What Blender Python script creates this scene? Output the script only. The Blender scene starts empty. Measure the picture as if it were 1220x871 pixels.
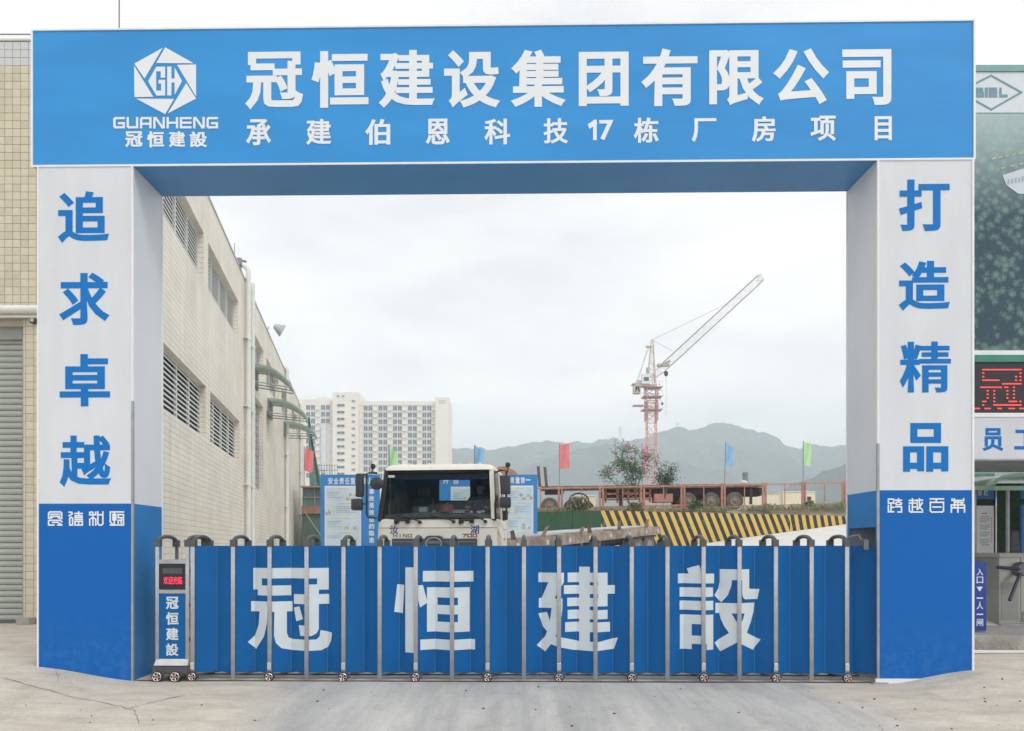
import bpy, bmesh, math, random
import numpy as np
from mathutils import Vector, Matrix, noise
from mathutils.geometry import delaunay_2d_cdt
random.seed(7)
S = bpy.context.scene
COL = S.collection
PI = math.pi
# ---------------------------------------------------------------- camera
F, CX, HY, EYE = 915.0, 610.0, 655.0, 1.70        # focal length, principal column, horizon row (photo pixels), eye height
cam = bpy.data.cameras.new('camera')
cam.sensor_width = 36.0
cam.lens = 36.0 * F / 1220.0
cam.shift_y = (HY - 435.5) / 1220.0
cam.clip_start = 0.1
cam.clip_end = 6000.0
camo = bpy.data.objects.new('camera', cam)
COL.objects.link(camo)
camo.location = (0, 0, EYE)
camo.rotation_euler = (PI / 2, 0, 0)
S.camera = camo
S.render.resolution_x, S.render.resolution_y = 1024, 731
# ---------------------------------------------------------------- world, sun, exposure
SUN_EL, SUN_AZ = math.radians(50), math.radians(140)     # azimuth clockwise from +Y: behind the camera, a little right
W = bpy.data.worlds.new("World")
S.world = W
W.use_nodes = True
nt = W.node_tree
nt.nodes.clear()
wo = nt.nodes.new('ShaderNodeOutputWorld')
bg = nt.nodes.new('ShaderNodeBackground')
sky = nt.nodes.new('ShaderNodeTexSky')
sky.sky_type = 'NISHITA'
sky.sun_disc = False
sky.sun_elevation = SUN_EL
sky.sun_rotation = SUN_AZ
sky.air_density = 1.0
sky.dust_density = 2.0
tc = nt.nodes.new('ShaderNodeTexCoord')
mp = nt.nodes.new('ShaderNodeMapping')
mp.inputs['Scale'].default_value = (1.0, 1.0, 3.2)
n1 = nt.nodes.new('ShaderNodeTexNoise')
n1.inputs['Scale'].default_value = 2.6
n1.inputs['Detail'].default_value = 7
n1.inputs['Roughness'].default_value = 0.55
rp = nt.nodes.new('ShaderNodeValToRGB')
rp.color_ramp.elements[0].position = 0.34
rp.color_ramp.elements[0].color = (9.0, 9.0, 9.1, 1)
rp.color_ramp.elements[1].position = 0.62
rp.color_ramp.elements[1].color = (12.2, 11.9, 11.5, 1)
mx = nt.nodes.new('ShaderNodeMixRGB')
mx.inputs[0].default_value = 0.93
nt.links.new(tc.outputs['Generated'], mp.inputs[0])
nt.links.new(mp.outputs[0], n1.inputs['Vector'])
nt.links.new(n1.outputs[0], rp.inputs[0])
nt.links.new(sky.outputs[0], mx.inputs[1])
nt.links.new(rp.outputs[0], mx.inputs[2])
nt.links.new(mx.outputs[0], bg.inputs[0])
bg.inputs[1].default_value = 0.1
nt.links.new(bg.outputs[0], wo.inputs[0])
sl = bpy.data.lights.new('sun', 'SUN')
sl.energy = 1.5
sl.angle = math.radians(20)
sl.color = (1.0, 0.97, 0.93)
so = bpy.data.objects.new('sun', sl)
COL.objects.link(so)
d = Vector((math.sin(SUN_AZ) * math.cos(SUN_EL), math.cos(SUN_AZ) * math.cos(SUN_EL), math.sin(SUN_EL)))
so.rotation_euler = d.to_track_quat('Z', 'Y').to_euler()
so.location = (0, -20, 40)
S.view_settings.view_transform = 'Standard'
S.view_settings.look = 'None'
S.view_settings.exposure = 0.10
S.view_settings.gamma = 1.0
S.cycles.volume_bounces = 2
S.cycles.max_bounces = 6
# ---------------------------------------------------------------- helpers
def PX(px, Y): return (px - CX) * Y / F
def PZ(py, Y): return EYE + (HY - py) * Y / F
def P(px, py, Y): return Vector((PX(px, Y), Y, PZ(py, Y)))

MATS = {}
def nodes(m):
    m.use_nodes = True
    return m.node_tree, m.node_tree.nodes['Principled BSDF']
def M(name, col, rough=.6, metal=0., var=.10, scale=2.5, bump=0., bscale=25., emit=0., alpha=1., trans=0., spec=.5, stretch=(1, 1, 1)):
    if name in MATS: return MATS[name]
    m = bpy.data.materials.new(name)
    t, b = nodes(m)
    b.inputs['Roughness'].default_value = rough
    b.inputs['Metallic'].default_value = metal
    b.inputs['Specular IOR Level'].default_value = spec
    tc = t.nodes.new('ShaderNodeTexCoord')
    mp = t.nodes.new('ShaderNodeMapping')
    mp.inputs['Scale'].default_value = stretch
    t.links.new(tc.outputs['Object'], mp.inputs[0])
    if var > 0:
        n = t.nodes.new('ShaderNodeTexNoise')
        n.inputs['Scale'].default_value = scale
        n.inputs['Detail'].default_value = 6
        t.links.new(mp.outputs[0], n.inputs['Vector'])
        r = t.nodes.new('ShaderNodeValToRGB')
        r.color_ramp.elements[0].position = .3
        r.color_ramp.elements[1].position = .7
        r.color_ramp.elements[0].color = tuple(max(0, c * (1 - var)) for c in col) + (1,)
        r.color_ramp.elements[1].color = tuple(min(1, c * (1 + var)) for c in col) + (1,)
        t.links.new(n.outputs[0], r.inputs[0])
        t.links.new(r.outputs[0], b.inputs['Base Color'])
    else:
        b.inputs['Base Color'].default_value = tuple(col) + (1,)
    if bump > 0:
        n2 = t.nodes.new('ShaderNodeTexNoise')
        n2.inputs['Scale'].default_value = bscale
        n2.inputs['Detail'].default_value = 5
        t.links.new(mp.outputs[0], n2.inputs['Vector'])
        bp = t.nodes.new('ShaderNodeBump')
        bp.inputs['Strength'].default_value = bump
        bp.inputs['Distance'].default_value = .05
        t.links.new(n2.outputs[0], bp.inputs['Height'])
        t.links.new(bp.outputs[0], b.inputs['Normal'])
    if emit > 0:
        b.inputs['Emission Color'].default_value = tuple(col) + (1,)
        b.inputs['Emission Strength'].default_value = emit
    b.inputs['Alpha'].default_value = alpha
    b.inputs['Transmission Weight'].default_value = trans
    MATS[name] = m
    return m

def origin_of(o):
    v = Vector((0, 0, 0))
    while o is not None:
        v += o.location
        o = o.parent
    return v

class MB:
    def __init__(self):
        self.v = []; self.f = []
    def add(self, vs, fs):
        i = len(self.v)
        self.v += [tuple(p) for p in vs]
        self.f += [tuple(k + i for k in f) for f in fs]
        return self
    def box(self, x0, x1, y0, y1, z0, z1):
        x0, x1 = min(x0, x1), max(x0, x1); y0, y1 = min(y0, y1), max(y0, y1); z0, z1 = min(z0, z1), max(z0, z1)
        return self.add([(x0, y0, z0), (x1, y0, z0), (x1, y1, z0), (x0, y1, z0), (x0, y0, z1), (x1, y0, z1), (x1, y1, z1), (x0, y1, z1)],
                        [(0, 3, 2, 1), (4, 5, 6, 7), (0, 1, 5, 4), (1, 2, 6, 5), (2, 3, 7, 6), (3, 0, 4, 7)])
    def hexa(self, a, b):          # two matching quads
        return self.add(list(a) + list(b), [(3, 2, 1, 0), (4, 5, 6, 7), (0, 1, 5, 4), (1, 2, 6, 5), (2, 3, 7, 6), (3, 0, 4, 7)])
    def prism(self, poly, vec):    # polygon of 3D points extruded along vec
        n = len(poly); vec = Vector(vec)
        a = [Vector(p) for p in poly]; b = [p + vec for p in a]
        return self.add(a + b, [tuple(range(n - 1, -1, -1)), tuple(range(n, 2 * n))] + [(i, (i + 1) % n, n + (i + 1) % n, n + i) for i in range(n)])
    def tube(self, pts, r, n=8, r1=None, cap=True):
        pts = [Vector(p) for p in pts]; m = len(pts); base = len(self.v); fs = []; vs = []
        up = None
        for i, p in enumerate(pts):
            t = (pts[min(i + 1, m - 1)] - pts[max(i - 1, 0)])
            if t.length < 1e-9: t = Vector((0, 0, 1))
            t.normalize()
            if up is None: up = t.orthogonal().normalized()
            else:
                up = up - t * up.dot(t)
                up = up.normalized() if up.length > 1e-6 else t.orthogonal().normalized()
            s = t.cross(up)
            rr = r if r1 is None else r + (r1 - r) * i / max(1, m - 1)
            for k in range(n):
                a = 2 * PI * k / n + PI / n
                vs.append(p + (up * math.cos(a) + s * math.sin(a)) * rr)
        for i in range(m - 1):
            for k in range(n):
                k2 = (k + 1) % n
                fs.append((i * n + k, i * n + k2, (i + 1) * n + k2, (i + 1) * n + k))
        if cap:
            fs.append(tuple(range(n - 1, -1, -1))); fs.append(tuple((m - 1) * n + k for k in range(n)))
        return self.add(vs, fs)
    def lathe(self, prof, c, axis='Z', n=20):   # prof: (radius, height) list
        vs = []; fs = []
        for (r, h) in prof:
            for k in range(n):
                a = 2 * PI * k / n; x, y = r * math.cos(a), r * math.sin(a)
                q = {'Z': (x, y, h), 'Y': (x, h, y), 'X': (h, x, y)}[axis]
                vs.append((c[0] + q[0], c[1] + q[1], c[2] + q[2]))
        for i in range(len(prof) - 1):
            for k in range(n):
                fs.append((i * n + k, i * n + (k + 1) % n, (i + 1) * n + (k + 1) % n, (i + 1) * n + k))
        fs.append(tuple(range(n - 1, -1, -1))); fs.append(tuple((len(prof) - 1) * n + k for k in range(n)))
        return self.add(vs, fs)
    def quad(self, a, b, c, d): return self.add([a, b, c, d], [(0, 1, 2, 3)])
    def build(self, name, mat, parent=None, world=False, smooth=False, bevel=0., mats=None, midx=None, **tags):
        off = origin_of(parent) if (world and parent is not None) else Vector((0, 0, 0))
        me = bpy.data.meshes.new(name)
        me.from_pydata([tuple(Vector(v) - off) for v in self.v], [], self.f)
        bm = bmesh.new(); bm.from_mesh(me)
        if len(self.f) < 60000: bmesh.ops.recalc_face_normals(bm, faces=bm.faces)
        if bevel > 0: bmesh.ops.bevel(bm, geom=list(bm.edges), offset=bevel, segments=2, profile=.6, affect='EDGES')
        bm.to_mesh(me); bm.free()
        me.materials.append(mat)
        if smooth:
            for p in me.polygons: p.use_smooth = True
            me.set_sharp_from_angle(angle=math.radians(40))
        o = bpy.data.objects.new(name, me)
        COL.objects.link(o)
        if parent is not None: o.parent = parent
        for k, v in tags.items(): o[k] = v
        return o
def thing(name, label, cat, loc=(0, 0, 0), rz=0., group=None):
    o = bpy.data.objects.new(name, None)
    o.empty_display_size = .2
    COL.objects.link(o)
    o.location = loc; o.rotation_euler = (0, 0, rz)
    o['label'] = label; o['category'] = cat
    if group: o['group'] = group
    return o
def inst(src, name=None, parent=None, loc=None, scale=None, rot=None):
    o = src.copy()
    COL.objects.link(o)
    if parent is not None: o.parent = parent
    if loc is not None: o.location = loc
    if scale is not None: o.scale = scale
    if rot is not None: o.rotation_euler = rot
    return o
def copy_thing(root, loc, label, rz=None):
    r = root.copy(); COL.objects.link(r); r.location = loc; r['label'] = label
    if rz is not None: r.rotation_euler = (0, 0, rz)
    for ch in list(root.children):
        c = ch.copy(); COL.objects.link(c); c.parent = r
        for g in list(ch.children):
            q = g.copy(); COL.objects.link(q); q.parent = c
    return r
# ------------ lettering: flat shapes united so that no two faces overlap
def hull(pts):
    Q = sorted(set(pts))
    def half(Q):
        h = []
        for p in Q:
            while len(h) > 1 and (h[-1][0] - h[-2][0]) * (p[1] - h[-2][1]) - (h[-1][1] - h[-2][1]) * (p[0] - h[-2][0]) <= 1e-12: h.pop()
            h.append(p)
        return h
    return half(Q)[:-1] + half(Q[::-1])[:-1]
def unite(V, Fs):
    E = [(f[i], f[(i + 1) % len(f)]) for f in Fs for i in range(len(f))]
    r = delaunay_2d_cdt([Vector(v) for v in V], E, [], 0, 1e-5)
    N = np.array([tuple(v) for v in r[0]]); T = [list(f) for f in r[2]]
    C = np.array([N[f].mean(axis=0) for f in T]); ins = np.zeros(len(T), bool)
    for f in Fs:
        Pp = np.array([tuple(V[i]) for i in f]); Q = np.roll(Pp, -1, axis=0)
        ar = (Pp[:, 0] * Q[:, 1] - Q[:, 0] * Pp[:, 1]).sum()
        if abs(ar) < 1e-10: continue
        cr = (Q[:, 0] - Pp[:, 0])[None] * (C[:, 1:2] - Pp[:, 1][None]) - (Q[:, 1] - Pp[:, 1])[None] * (C[:, 0:1] - Pp[:, 0][None])
        ins |= (cr * np.sign(ar) >= -1e-9).all(axis=1)
    return [(v.x, v.y) for v in r[0]], [f for f, i in zip(T, ins) if i]
_G = {}
def glyph(ch, rx=.03, ry=.02, res=3):
    k = (ch, rx, ry)
    if k in _G: return _G[k]
    c = bpy.data.curves.new('t', 'FONT'); c.body = ch; c.size = 1; c.resolution_u = res
    o = bpy.data.objects.new('t', c); COL.objects.link(o)
    me = bpy.data.meshes.new_from_object(o.evaluated_get(bpy.context.evaluated_depsgraph_get()))
    vs = [(v.co.x, v.co.y) for v in me.vertices]; fs = [list(p.vertices) for p in me.polygons]
    bpy.data.objects.remove(o); bpy.data.meshes.remove(me)
    if rx > 0:
        # grow the outline: every boundary edge moves outwards, corners are mitred
        q = lambda v: (round(v[0], 5), round(v[1], 5))
        dire = {}
        for f in fs:
            P3 = [vs[i] for i in f]
            ar = sum(P3[i][0] * P3[(i + 1) % len(f)][1] - P3[(i + 1) % len(f)][0] * P3[i][1] for i in range(len(f)))
            if abs(ar) < 1e-9: continue
            ff = f if ar > 0 else f[::-1]
            for a, b in zip(ff, ff[1:] + ff[:1]):
                ka, kb = q(vs[a]), q(vs[b])
                if ka != kb: dire[(ka, kb)] = dire.get((ka, kb), 0) + 1
        bd = [(a, b) for (a, b) in dire if (b, a) not in dire]
        nxt = {}; prv = {}
        for a, b in bd: nxt.setdefault(a, []).append(b); prv.setdefault(b, []).append(a)
        def off(a, b):
            dx, dy = b[0] - a[0], b[1] - a[1]; l = math.hypot(dx, dy); nx_, ny_ = dy / l, -dx / l
            return nx_, ny_, math.hypot(nx_ * rx, ny_ * ry) if True else 0, dx / l, dy / l
        def corner(p, e0, e1):      # meeting point of the two moved edges
            n0, m0, d0, ux, uy = off(*e0); n1, m1, d1, vx, vy = off(*e1)
            det = n0 * m1 - m0 * n1
            if abs(det) < .08: return (p[0] + n1 * d1, p[1] + m1 * d1) if n0 * n1 + m0 * m1 > 0 else None
            x = (d0 * m1 - m0 * d1) / det; y = (n0 * d1 - d0 * n1) / det; l = math.hypot(x, y); mxl = 1.9 * max(rx, ry)
            if l > mxl: x, y = x * mxl / l, y * mxl / l
            return (p[0] + x, p[1] + y)
        V = list(vs); Fs = list(fs)
        for a, b in bd:
            n_, m_, d_, _, _ = off(a, b)
            A2 = corner(a, (prv[a][0], a), (a, b)) if len(prv.get(a, [])) == 1 else None
            B2 = corner(b, (a, b), (b, nxt[b][0])) if len(nxt.get(b, [])) == 1 else None
            A2 = A2 or (a[0] + n_ * d_, a[1] + m_ * d_); B2 = B2 or (b[0] + n_ * d_, b[1] + m_ * d_)
            H = hull([a, b, A2, B2])
            if len(H) < 3: continue
            i0 = len(V); V += H; Fs.append(list(range(i0, len(V))))
        vs, fs = unite(V, Fs)
    used = sorted({i for f in fs for i in f})
    xs = [vs[i][0] for i in used]; ys = [vs[i][1] for i in used]
    x0, x1, y0, y1 = min(xs), max(xs), min(ys), max(ys)
    mp_ = {i: n for n, i in enumerate(used)}
    vs = [((vs[i][0] - x0) / (x1 - x0), (vs[i][1] - y0) / max(1e-6, y1 - y0)) for i in used]
    fs = [[mp_[i] for i in f] for f in fs]
    _G[k] = (vs, fs)
    return _G[k]
def strokes(lines, w, norm=None):
    V = []; Fs = []
    for L in lines:
        for a, b in zip(L, L[1:]):
            dx, dy = b[0] - a[0], b[1] - a[1]; l = math.hypot(dx, dy) or 1; ux, uy = dx / l * w / 2, dy / l * w / 2
            q = [(a[0] - ux - uy, a[1] - uy + ux), (a[0] - ux + uy, a[1] - uy - ux), (b[0] + ux + uy, b[1] + uy - ux), (b[0] + ux - uy, b[1] + uy + ux)]
            i0 = len(V); V += q; Fs.append([i0, i0 + 1, i0 + 2, i0 + 3])
    vs, fs = unite(V, Fs)
    if norm:
        (x0, y0, x1, y1) = norm
        vs = [((x - x0) / (x1 - x0), (y - y0) / (y1 - y0)) for x, y in vs]
    return vs, fs
def put(shape, x0, z0, x1, z1, y, mat, parent, name='lettering', world=False, fn=None, th=.003):
    """flat printed shape, scaled into the rectangle x0..x1, z0..z1 of the plane y"""
    vs, fs = shape
    mb = MB()
    pts = []
    for (a, b) in vs:
        x, z = x0 + (x1 - x0) * a, z0 + (z1 - z0) * b
        pts.append((x, y, z) if fn is None else fn(x, z))
    mb.add(pts, fs)
    return mb.build(name, mat, parent, world=world)
# ---------------------------------------------------------------- materials
white_film = M('white_film', (.65, .68, .725), .5, spec=.25, var=.05, scale=1.3, bump=.45, bscale=1.1, stretch=(2.2, 1, .6))
banner_blue = M('banner_blue', (.040, .28, .66), .55, spec=.22, var=.08, scale=1.0, bump=.32, bscale=1.0, stretch=(.45, 1, 1.6))  # the banner's blue, with some haze and veiling light put into the colour
soffit_blue = M('soffit_blue', (.06, .24, .52), .5, var=.08, scale=1.2)
side_blue = M('side_blue', (.018, .19, .50), .5, spec=.25, var=.15, scale=1.0, bump=.2, bscale=1.5)
panel_blue = M('panel_blue', (.001, .105, .33), .55, spec=.2, var=.06, scale=2)
letter_white = M('letter_white', (.74, .78, .82), .5, var=.02)
letter_gate = M('letter_gate', (.60, .67, .71), .5, var=.05, scale=4)
letter_blue = M('letter_blue', (.003, .165, .52), .5, spec=.2, var=.04)
trim_white = M('trim_white', (.78, .79, .80), .45, var=.06, scale=3)
trim_grey = M('trim_grey', (.36, .37, .39), .4, metal=.5, var=.15, scale=4)
steel = M('steel', (.46, .475, .50), .24, metal=.92, var=.12, scale=6)
steel_dark = M('steel_dark', (.16, .17, .18), .45, metal=.5, var=.15, scale=6)
chrome = M('chrome', (.80, .80, .80), .18, metal=1, var=.04)
black_plastic = M('black_plastic', (.02, .022, .025), .5, var=.1)
rubber = M('rubber', (.03, .03, .032), .85, var=.2, scale=8, bump=.2)
tyre_dusty = M('tyre_dusty', (.13, .115, .10), .9, var=.3, scale=6, bump=.3)
red_hub = M('red_hub', (.55, .05, .03), .5)
led_red = M('led_red', (1.0, .03, .08), .5, emit=1.3, var=0)
white_pipe = M('white_pipe', (.70, .70, .68), .4, var=.06)
rust = M('rust_red', (.33, .13, .09), .85, var=.35, scale=5, bump=.3)
rust_rail = M('rusty_rail', (.44, .22, .17), .85, var=.28, scale=7, bump=.2)
dark_steel = M('dark_chassis', (.05, .042, .04), .8, var=.3, scale=5, bump=.2)
deck_rust = M('deck_rust', (.30, .24, .19), .85, var=.4, scale=4, bump=.4)
grey_sheet = M('grey_sheet', (.42, .44, .45), .5, var=.15)
cab_cream = M('cab_cream', (.76, .72, .63), .35, var=.05, scale=3)
glass_dark = None
turf = M('artificial_turf', (.035, .10, .05), .95, var=.35, scale=18, bump=.7, bscale=60)
leafm = M('leaf_green', (.10, .165, .08), .7, var=.4, scale=3)
leafd = M('leaf_dark', (.055, .105, .055), .7, var=.4, scale=3)
bark = M('bark', (.16, .13, .10), .9, var=.25, scale=10, bump=.3)
flowerp = M('flower_pink', (.75, .30, .38), .6, var=.2)
weedm = M('weeds', (.24, .25, .15), .9, var=.35, scale=4)
apt_wall = M('apartment_cream', (.74, .71, .65), .8, var=.04, scale=.1)
apt_white = M('apartment_white', (.74, .74, .73), .8, var=.03, scale=.1)
apt_glass = M('apartment_glass', (.10, .13, .16), .2, var=.3, scale=.3)
board_blue = M('board_blue', (.035, .24, .60), .5, var=.04)
poster_white = M('poster_white', (.75, .77, .78), .5, var=.03)
poster_sky = M('poster_pale_blue', (.58, .70, .77), .5, var=.12, scale=1.5)
print_grey = M('print_grey', (.34, .43, .50), .6)
print_red = M('print_red', (.58, .25, .27), .6)
print_yellow = M('print_yellow', (.60, .60, .35), .6)
green_paint = M('green_paint', (.10, .30, .23), .5, var=.1)
canopy_green = M('canopy_green', (.66, .80, .74), .35, var=.06, alpha=.75)
crane_red = M('crane_faded_orange', (.62, .33, .25), .7, var=.2, scale=1)
crane_cream = M('crane_cream', (.62, .56, .52), .7, var=.12, scale=1)
crane_white = M('crane_white', (.72, .74, .76), .6, var=.05)

def mat_tiles(name, c1, c2, mortar, bw, rh, ms, bump=.5, off=0.0, vertical='XZ'):
    m = bpy.data.materials.new(name); t, b = nodes(m)
    tc = t.nodes.new('ShaderNodeTexCoord'); sx = t.nodes.new('ShaderNodeSeparateXYZ'); cb = t.nodes.new('ShaderNodeCombineXYZ')
    t.links.new(tc.outputs['Object'], sx.inputs[0])
    t.links.new(sx.outputs[0], cb.inputs[0]); t.links.new(sx.outputs[2], cb.inputs[1])
    br = t.nodes.new('ShaderNodeTexBrick')
    br.offset = off; br.squash = 1
    br.inputs['Scale'].default_value = 1
    br.inputs['Brick Width'].default_value = bw; br.inputs['Row Height'].default_value = rh
    br.inputs['Mortar Size'].default_value = ms; br.inputs['Mortar Smooth'].default_value = .2
    br.inputs['Color1'].default_value = c1 + (1,); br.inputs['Color2'].default_value = c2 + (1,); br.inputs['Mortar'].default_value = mortar + (1,)
    t.links.new(cb.outputs[0], br.inputs['Vector'])
    n = t.nodes.new('ShaderNodeTexNoise'); n.inputs['Scale'].default_value = .7; n.inputs['Detail'].default_value = 6
    t.links.new(tc.outputs['Object'], n.inputs['Vector'])
    mz = t.nodes.new('ShaderNodeMapping'); mz.inputs['Scale'].default_value = (2.6, 2.6, .22); t.links.new(tc.outputs['Object'], mz.inputs[0])
    nz = t.nodes.new('ShaderNodeTexNoise'); nz.inputs['Scale'].default_value = 1.4; nz.inputs['Detail'].default_value = 8; nz.inputs['Roughness'].default_value = .7; t.links.new(mz.outputs[0], nz.inputs['Vector'])
    ad = t.nodes.new('ShaderNodeMath'); ad.operation = 'MULTIPLY_ADD'; ad.inputs[1].default_value = .5; t.links.new(nz.outputs[0], ad.inputs[0])
    hf = t.nodes.new('ShaderNodeMath'); hf.operation = 'MULTIPLY'; hf.inputs[1].default_value = .5; t.links.new(n.outputs[0], hf.inputs[0]); t.links.new(hf.outputs[0], ad.inputs[2])
    mr = t.nodes.new('ShaderNodeMapRange'); mr.inputs['From Min'].default_value = .36; mr.inputs['From Max'].default_value = .58; mr.inputs['To Min'].default_value = .84; mr.inputs['To Max'].default_value = 1.04
    t.links.new(ad.outputs[0], mr.inputs[0])
    mm = t.nodes.new('ShaderNodeMixRGB'); mm.blend_type = 'MULTIPLY'; mm.inputs[0].default_value = 1
    t.links.new(br.outputs['Color'], mm.inputs[1]); t.links.new(mr.outputs[0], mm.inputs[2])
    t.links.new(mm.outputs[0], b.inputs['Base Color'])
    bp = t.nodes.new('ShaderNodeBump'); bp.inputs['Strength'].default_value = bump; bp.inputs['Distance'].default_value = .01; bp.invert = True
    t.links.new(br.outputs['Fac'], bp.inputs['Height']); t.links.new(bp.outputs[0], b.inputs['Normal'])
    b.inputs['Roughness'].default_value = .45
    return m
wall_tiles = mat_tiles('wall_strip_tiles', (.78, .735, .635), (.82, .775, .675), (.56, .51, .43), .9, .146, .010, bump=.3)
face_tiles = mat_tiles('facade_square_tiles', (.60, .55, .42), (.64, .59, .46), (.44, .40, .31), .16, .16, .010)

def mat_ground():
    m = bpy.data.materials.new('concrete_ground'); t, b = nodes(m); N = t.nodes; L = t.links
    tc = N.new('ShaderNodeTexCoord')
    def ns(scale, det=6, st=(1, 1, 1), rough=.6, dist=0):
        mp = N.new('ShaderNodeMapping'); mp.inputs['Scale'].default_value = st
        L.new(tc.outputs['Object'], mp.inputs[0])
        n = N.new('ShaderNodeTexNoise'); n.inputs['Scale'].default_value = scale; n.inputs['Detail'].default_value = det; n.inputs['Roughness'].default_value = rough; n.inputs['Distortion'].default_value = dist
        L.new(mp.outputs[0], n.inputs['Vector']); return n.outputs[0]
    def ramp(v, a, ca, b_, cb):
        r = N.new('ShaderNodeValToRGB'); r.color_ramp.elements[0].position = a; r.color_ramp.elements[1].position = b_
        r.color_ramp.elements[0].color = ca + (1,); r.color_ramp.elements[1].color = cb + (1,); L.new(v, r.inputs[0]); return r.outputs[0]
    def math_(op, a, b_=None):
        n = N.new('ShaderNodeMath'); n.operation = op
        for i, q in enumerate((a, b_)):
            if q is None: continue
            if isinstance(q, (int, float)): n.inputs[i].default_value = q
            else: L.new(q, n.inputs[i])
        return n.outputs[0]
    def mix(f, a, b_, mode='MIX'):
        n = N.new('ShaderNodeMixRGB'); n.blend_type = mode
        if isinstance(f, (int, float)): n.inputs[0].default_value = f
        else: L.new(f, n.inputs[0])
        L.new(a, n.inputs[1]); L.new(b_, n.inputs[2]); return n.outputs[0]
    sx = N.new('ShaderNodeSeparateXYZ'); L.new(tc.outputs['Object'], sx.inputs[0])
    grey = ramp(ns(.9, 8, (1, .35, 1)), .36, (.40, .40, .395), .66, (.52, .515, .50))
    streak = ramp(ns(1.6, 7, (2.2, .28, 1), .62, .6), .38, (.86, .86, .87), .62, (1.06, 1.05, 1.04))
    grey = mix(.8, grey, streak, 'MULTIPLY')
    beige = ramp(ns(1.5, 8, (.8, 1.6, 1), .65), .34, (.49, .44, .375), .68, (.64, .595, .515))
    # newer grey pour lies in the lane, older sandy concrete at both sides
    wob = math_('MULTIPLY', math_('SUBTRACT', ns(.7, 5), .5), 2.2)
    xx = math_('ADD', sx.outputs[0], wob)
    lane = math_('SUBTRACT', math_('ABSOLUTE', math_('SUBTRACT', xx, .55)), 3.3)
    f = N.new('ShaderNodeMapRange'); f.inputs['From Min'].default_value = -.4; f.inputs['From Max'].default_value = .3; L.new(lane, f.inputs[0])
    # faint criss-crossing tyre marks on the grey lane
    for ang_, sc_, lo in ((.32, 5.5, .86), (-.3, 4.2, .90)):
        mpz = N.new('ShaderNodeMapping'); mpz.inputs['Rotation'].default_value = (0, 0, ang_); mpz.inputs['Scale'].default_value = (1, .06, 1); L.new(tc.outputs['Object'], mpz.inputs[0])
        nz = N.new('ShaderNodeTexNoise'); nz.inputs['Scale'].default_value = sc_; nz.inputs['Detail'].default_value = 7; nz.inputs['Roughness'].default_value = .7; L.new(mpz.outputs[0], nz.inputs['Vector'])
        grey = mix(.55, grey, ramp(nz.outputs[0], .38, (lo, lo, lo), .56, (1.04, 1.04, 1.04)), 'MULTIPLY')
    bl = ramp(ns(3.4, 10, (.5, 1.8, 1), .75, .8), .40, (.80, .77, .73), .58, (1.03, 1.03, 1.03))
    beige = mix(.5, beige, bl, 'MULTIPLY')
    col = mix(f.outputs[0], grey, beige)
    sp = ramp(ns(55, 3), .38, (.82, .82, .82), .6, (1.06, 1.06, 1.06))
    col = mix(.75, col, sp, 'MULTIPLY')
    st = ramp(ns(2.6, 8, (1, 1, 1), .7), .30, (.66, .64, .61), .46, (1, 1, 1))
    col = mix(.6, col, st, 'MULTIPLY')
    L.new(col, b.inputs['Base Color'])
    b.inputs['Roughness'].default_value = .85
    bp = N.new('ShaderNodeBump'); bp.inputs['Strength'].default_value = .35; bp.inputs['Distance'].default_value = .02
    L.new(ns(14, 9, (1, 1, 1), .7), bp.inputs['Height']); L.new(bp.outputs[0], b.inputs['Normal'])
    return m
ground_mat = mat_ground()
def mat_scuffed(name, col):
    """printed film with pale scuffs and dust in its lower part"""
    m = bpy.data.materials.new(name); t, b = nodes(m); N = t.nodes; L = t.links
    tc = N.new('ShaderNodeTexCoord'); sx = N.new('ShaderNodeSeparateXYZ'); L.new(tc.outputs['Object'], sx.inputs[0])
    n = N.new('ShaderNodeTexNoise'); n.inputs['Scale'].default_value = 7.5; n.inputs['Detail'].default_value = 12; n.inputs['Roughness'].default_value = .78
    L.new(tc.outputs['Object'], n.inputs['Vector'])
    mr = N.new('ShaderNodeMapRange'); mr.inputs['From Min'].default_value = .2; mr.inputs['From Max'].default_value = .95; mr.inputs['To Min'].default_value = .15; mr.inputs['To Max'].default_value = .0
    L.new(sx.outputs[2], mr.inputs[0])
    r = N.new('ShaderNodeValToRGB'); r.color_ramp.elements[0].position = .47; r.color_ramp.elements[1].position = .72
    r.color_ramp.elements[0].color = (0, 0, 0, 1); r.color_ramp.elements[1].color = (1, 1, 1, 1); L.new(n.outputs[0], r.inputs[0])
    mu = N.new('ShaderNodeMath'); mu.operation = 'MULTIPLY'; L.new(r.outputs[0], mu.inputs[0]); L.new(mr.outputs[0], mu.inputs[1])
    mx = N.new('ShaderNodeMixRGB'); L.new(mu.outputs[0], mx.inputs[0]); mx.inputs[1].default_value = col + (1,); mx.inputs[2].default_value = (.26, .42, .56, 1)
    b.inputs['Specular IOR Level'].default_value = .22
    L.new(mx.outputs[0], b.inputs['Base Color']); b.inputs['Roughness'].default_value = .42
    bp = N.new('ShaderNodeBump'); bp.inputs['Strength'].default_value = .2; bp.inputs['Distance'].default_value = .05
    n2 = N.new('ShaderNodeTexNoise'); n2.inputs['Scale'].default_value = 1.5; L.new(tc.outputs['Object'], n2.inputs['Vector'])
    L.new(n2.outputs[0], bp.inputs['Height']); L.new(bp.outputs[0], b.inputs['Normal'])
    return m
column_blue = mat_scuffed('column_blue', (.001, .118, .44))

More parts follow.
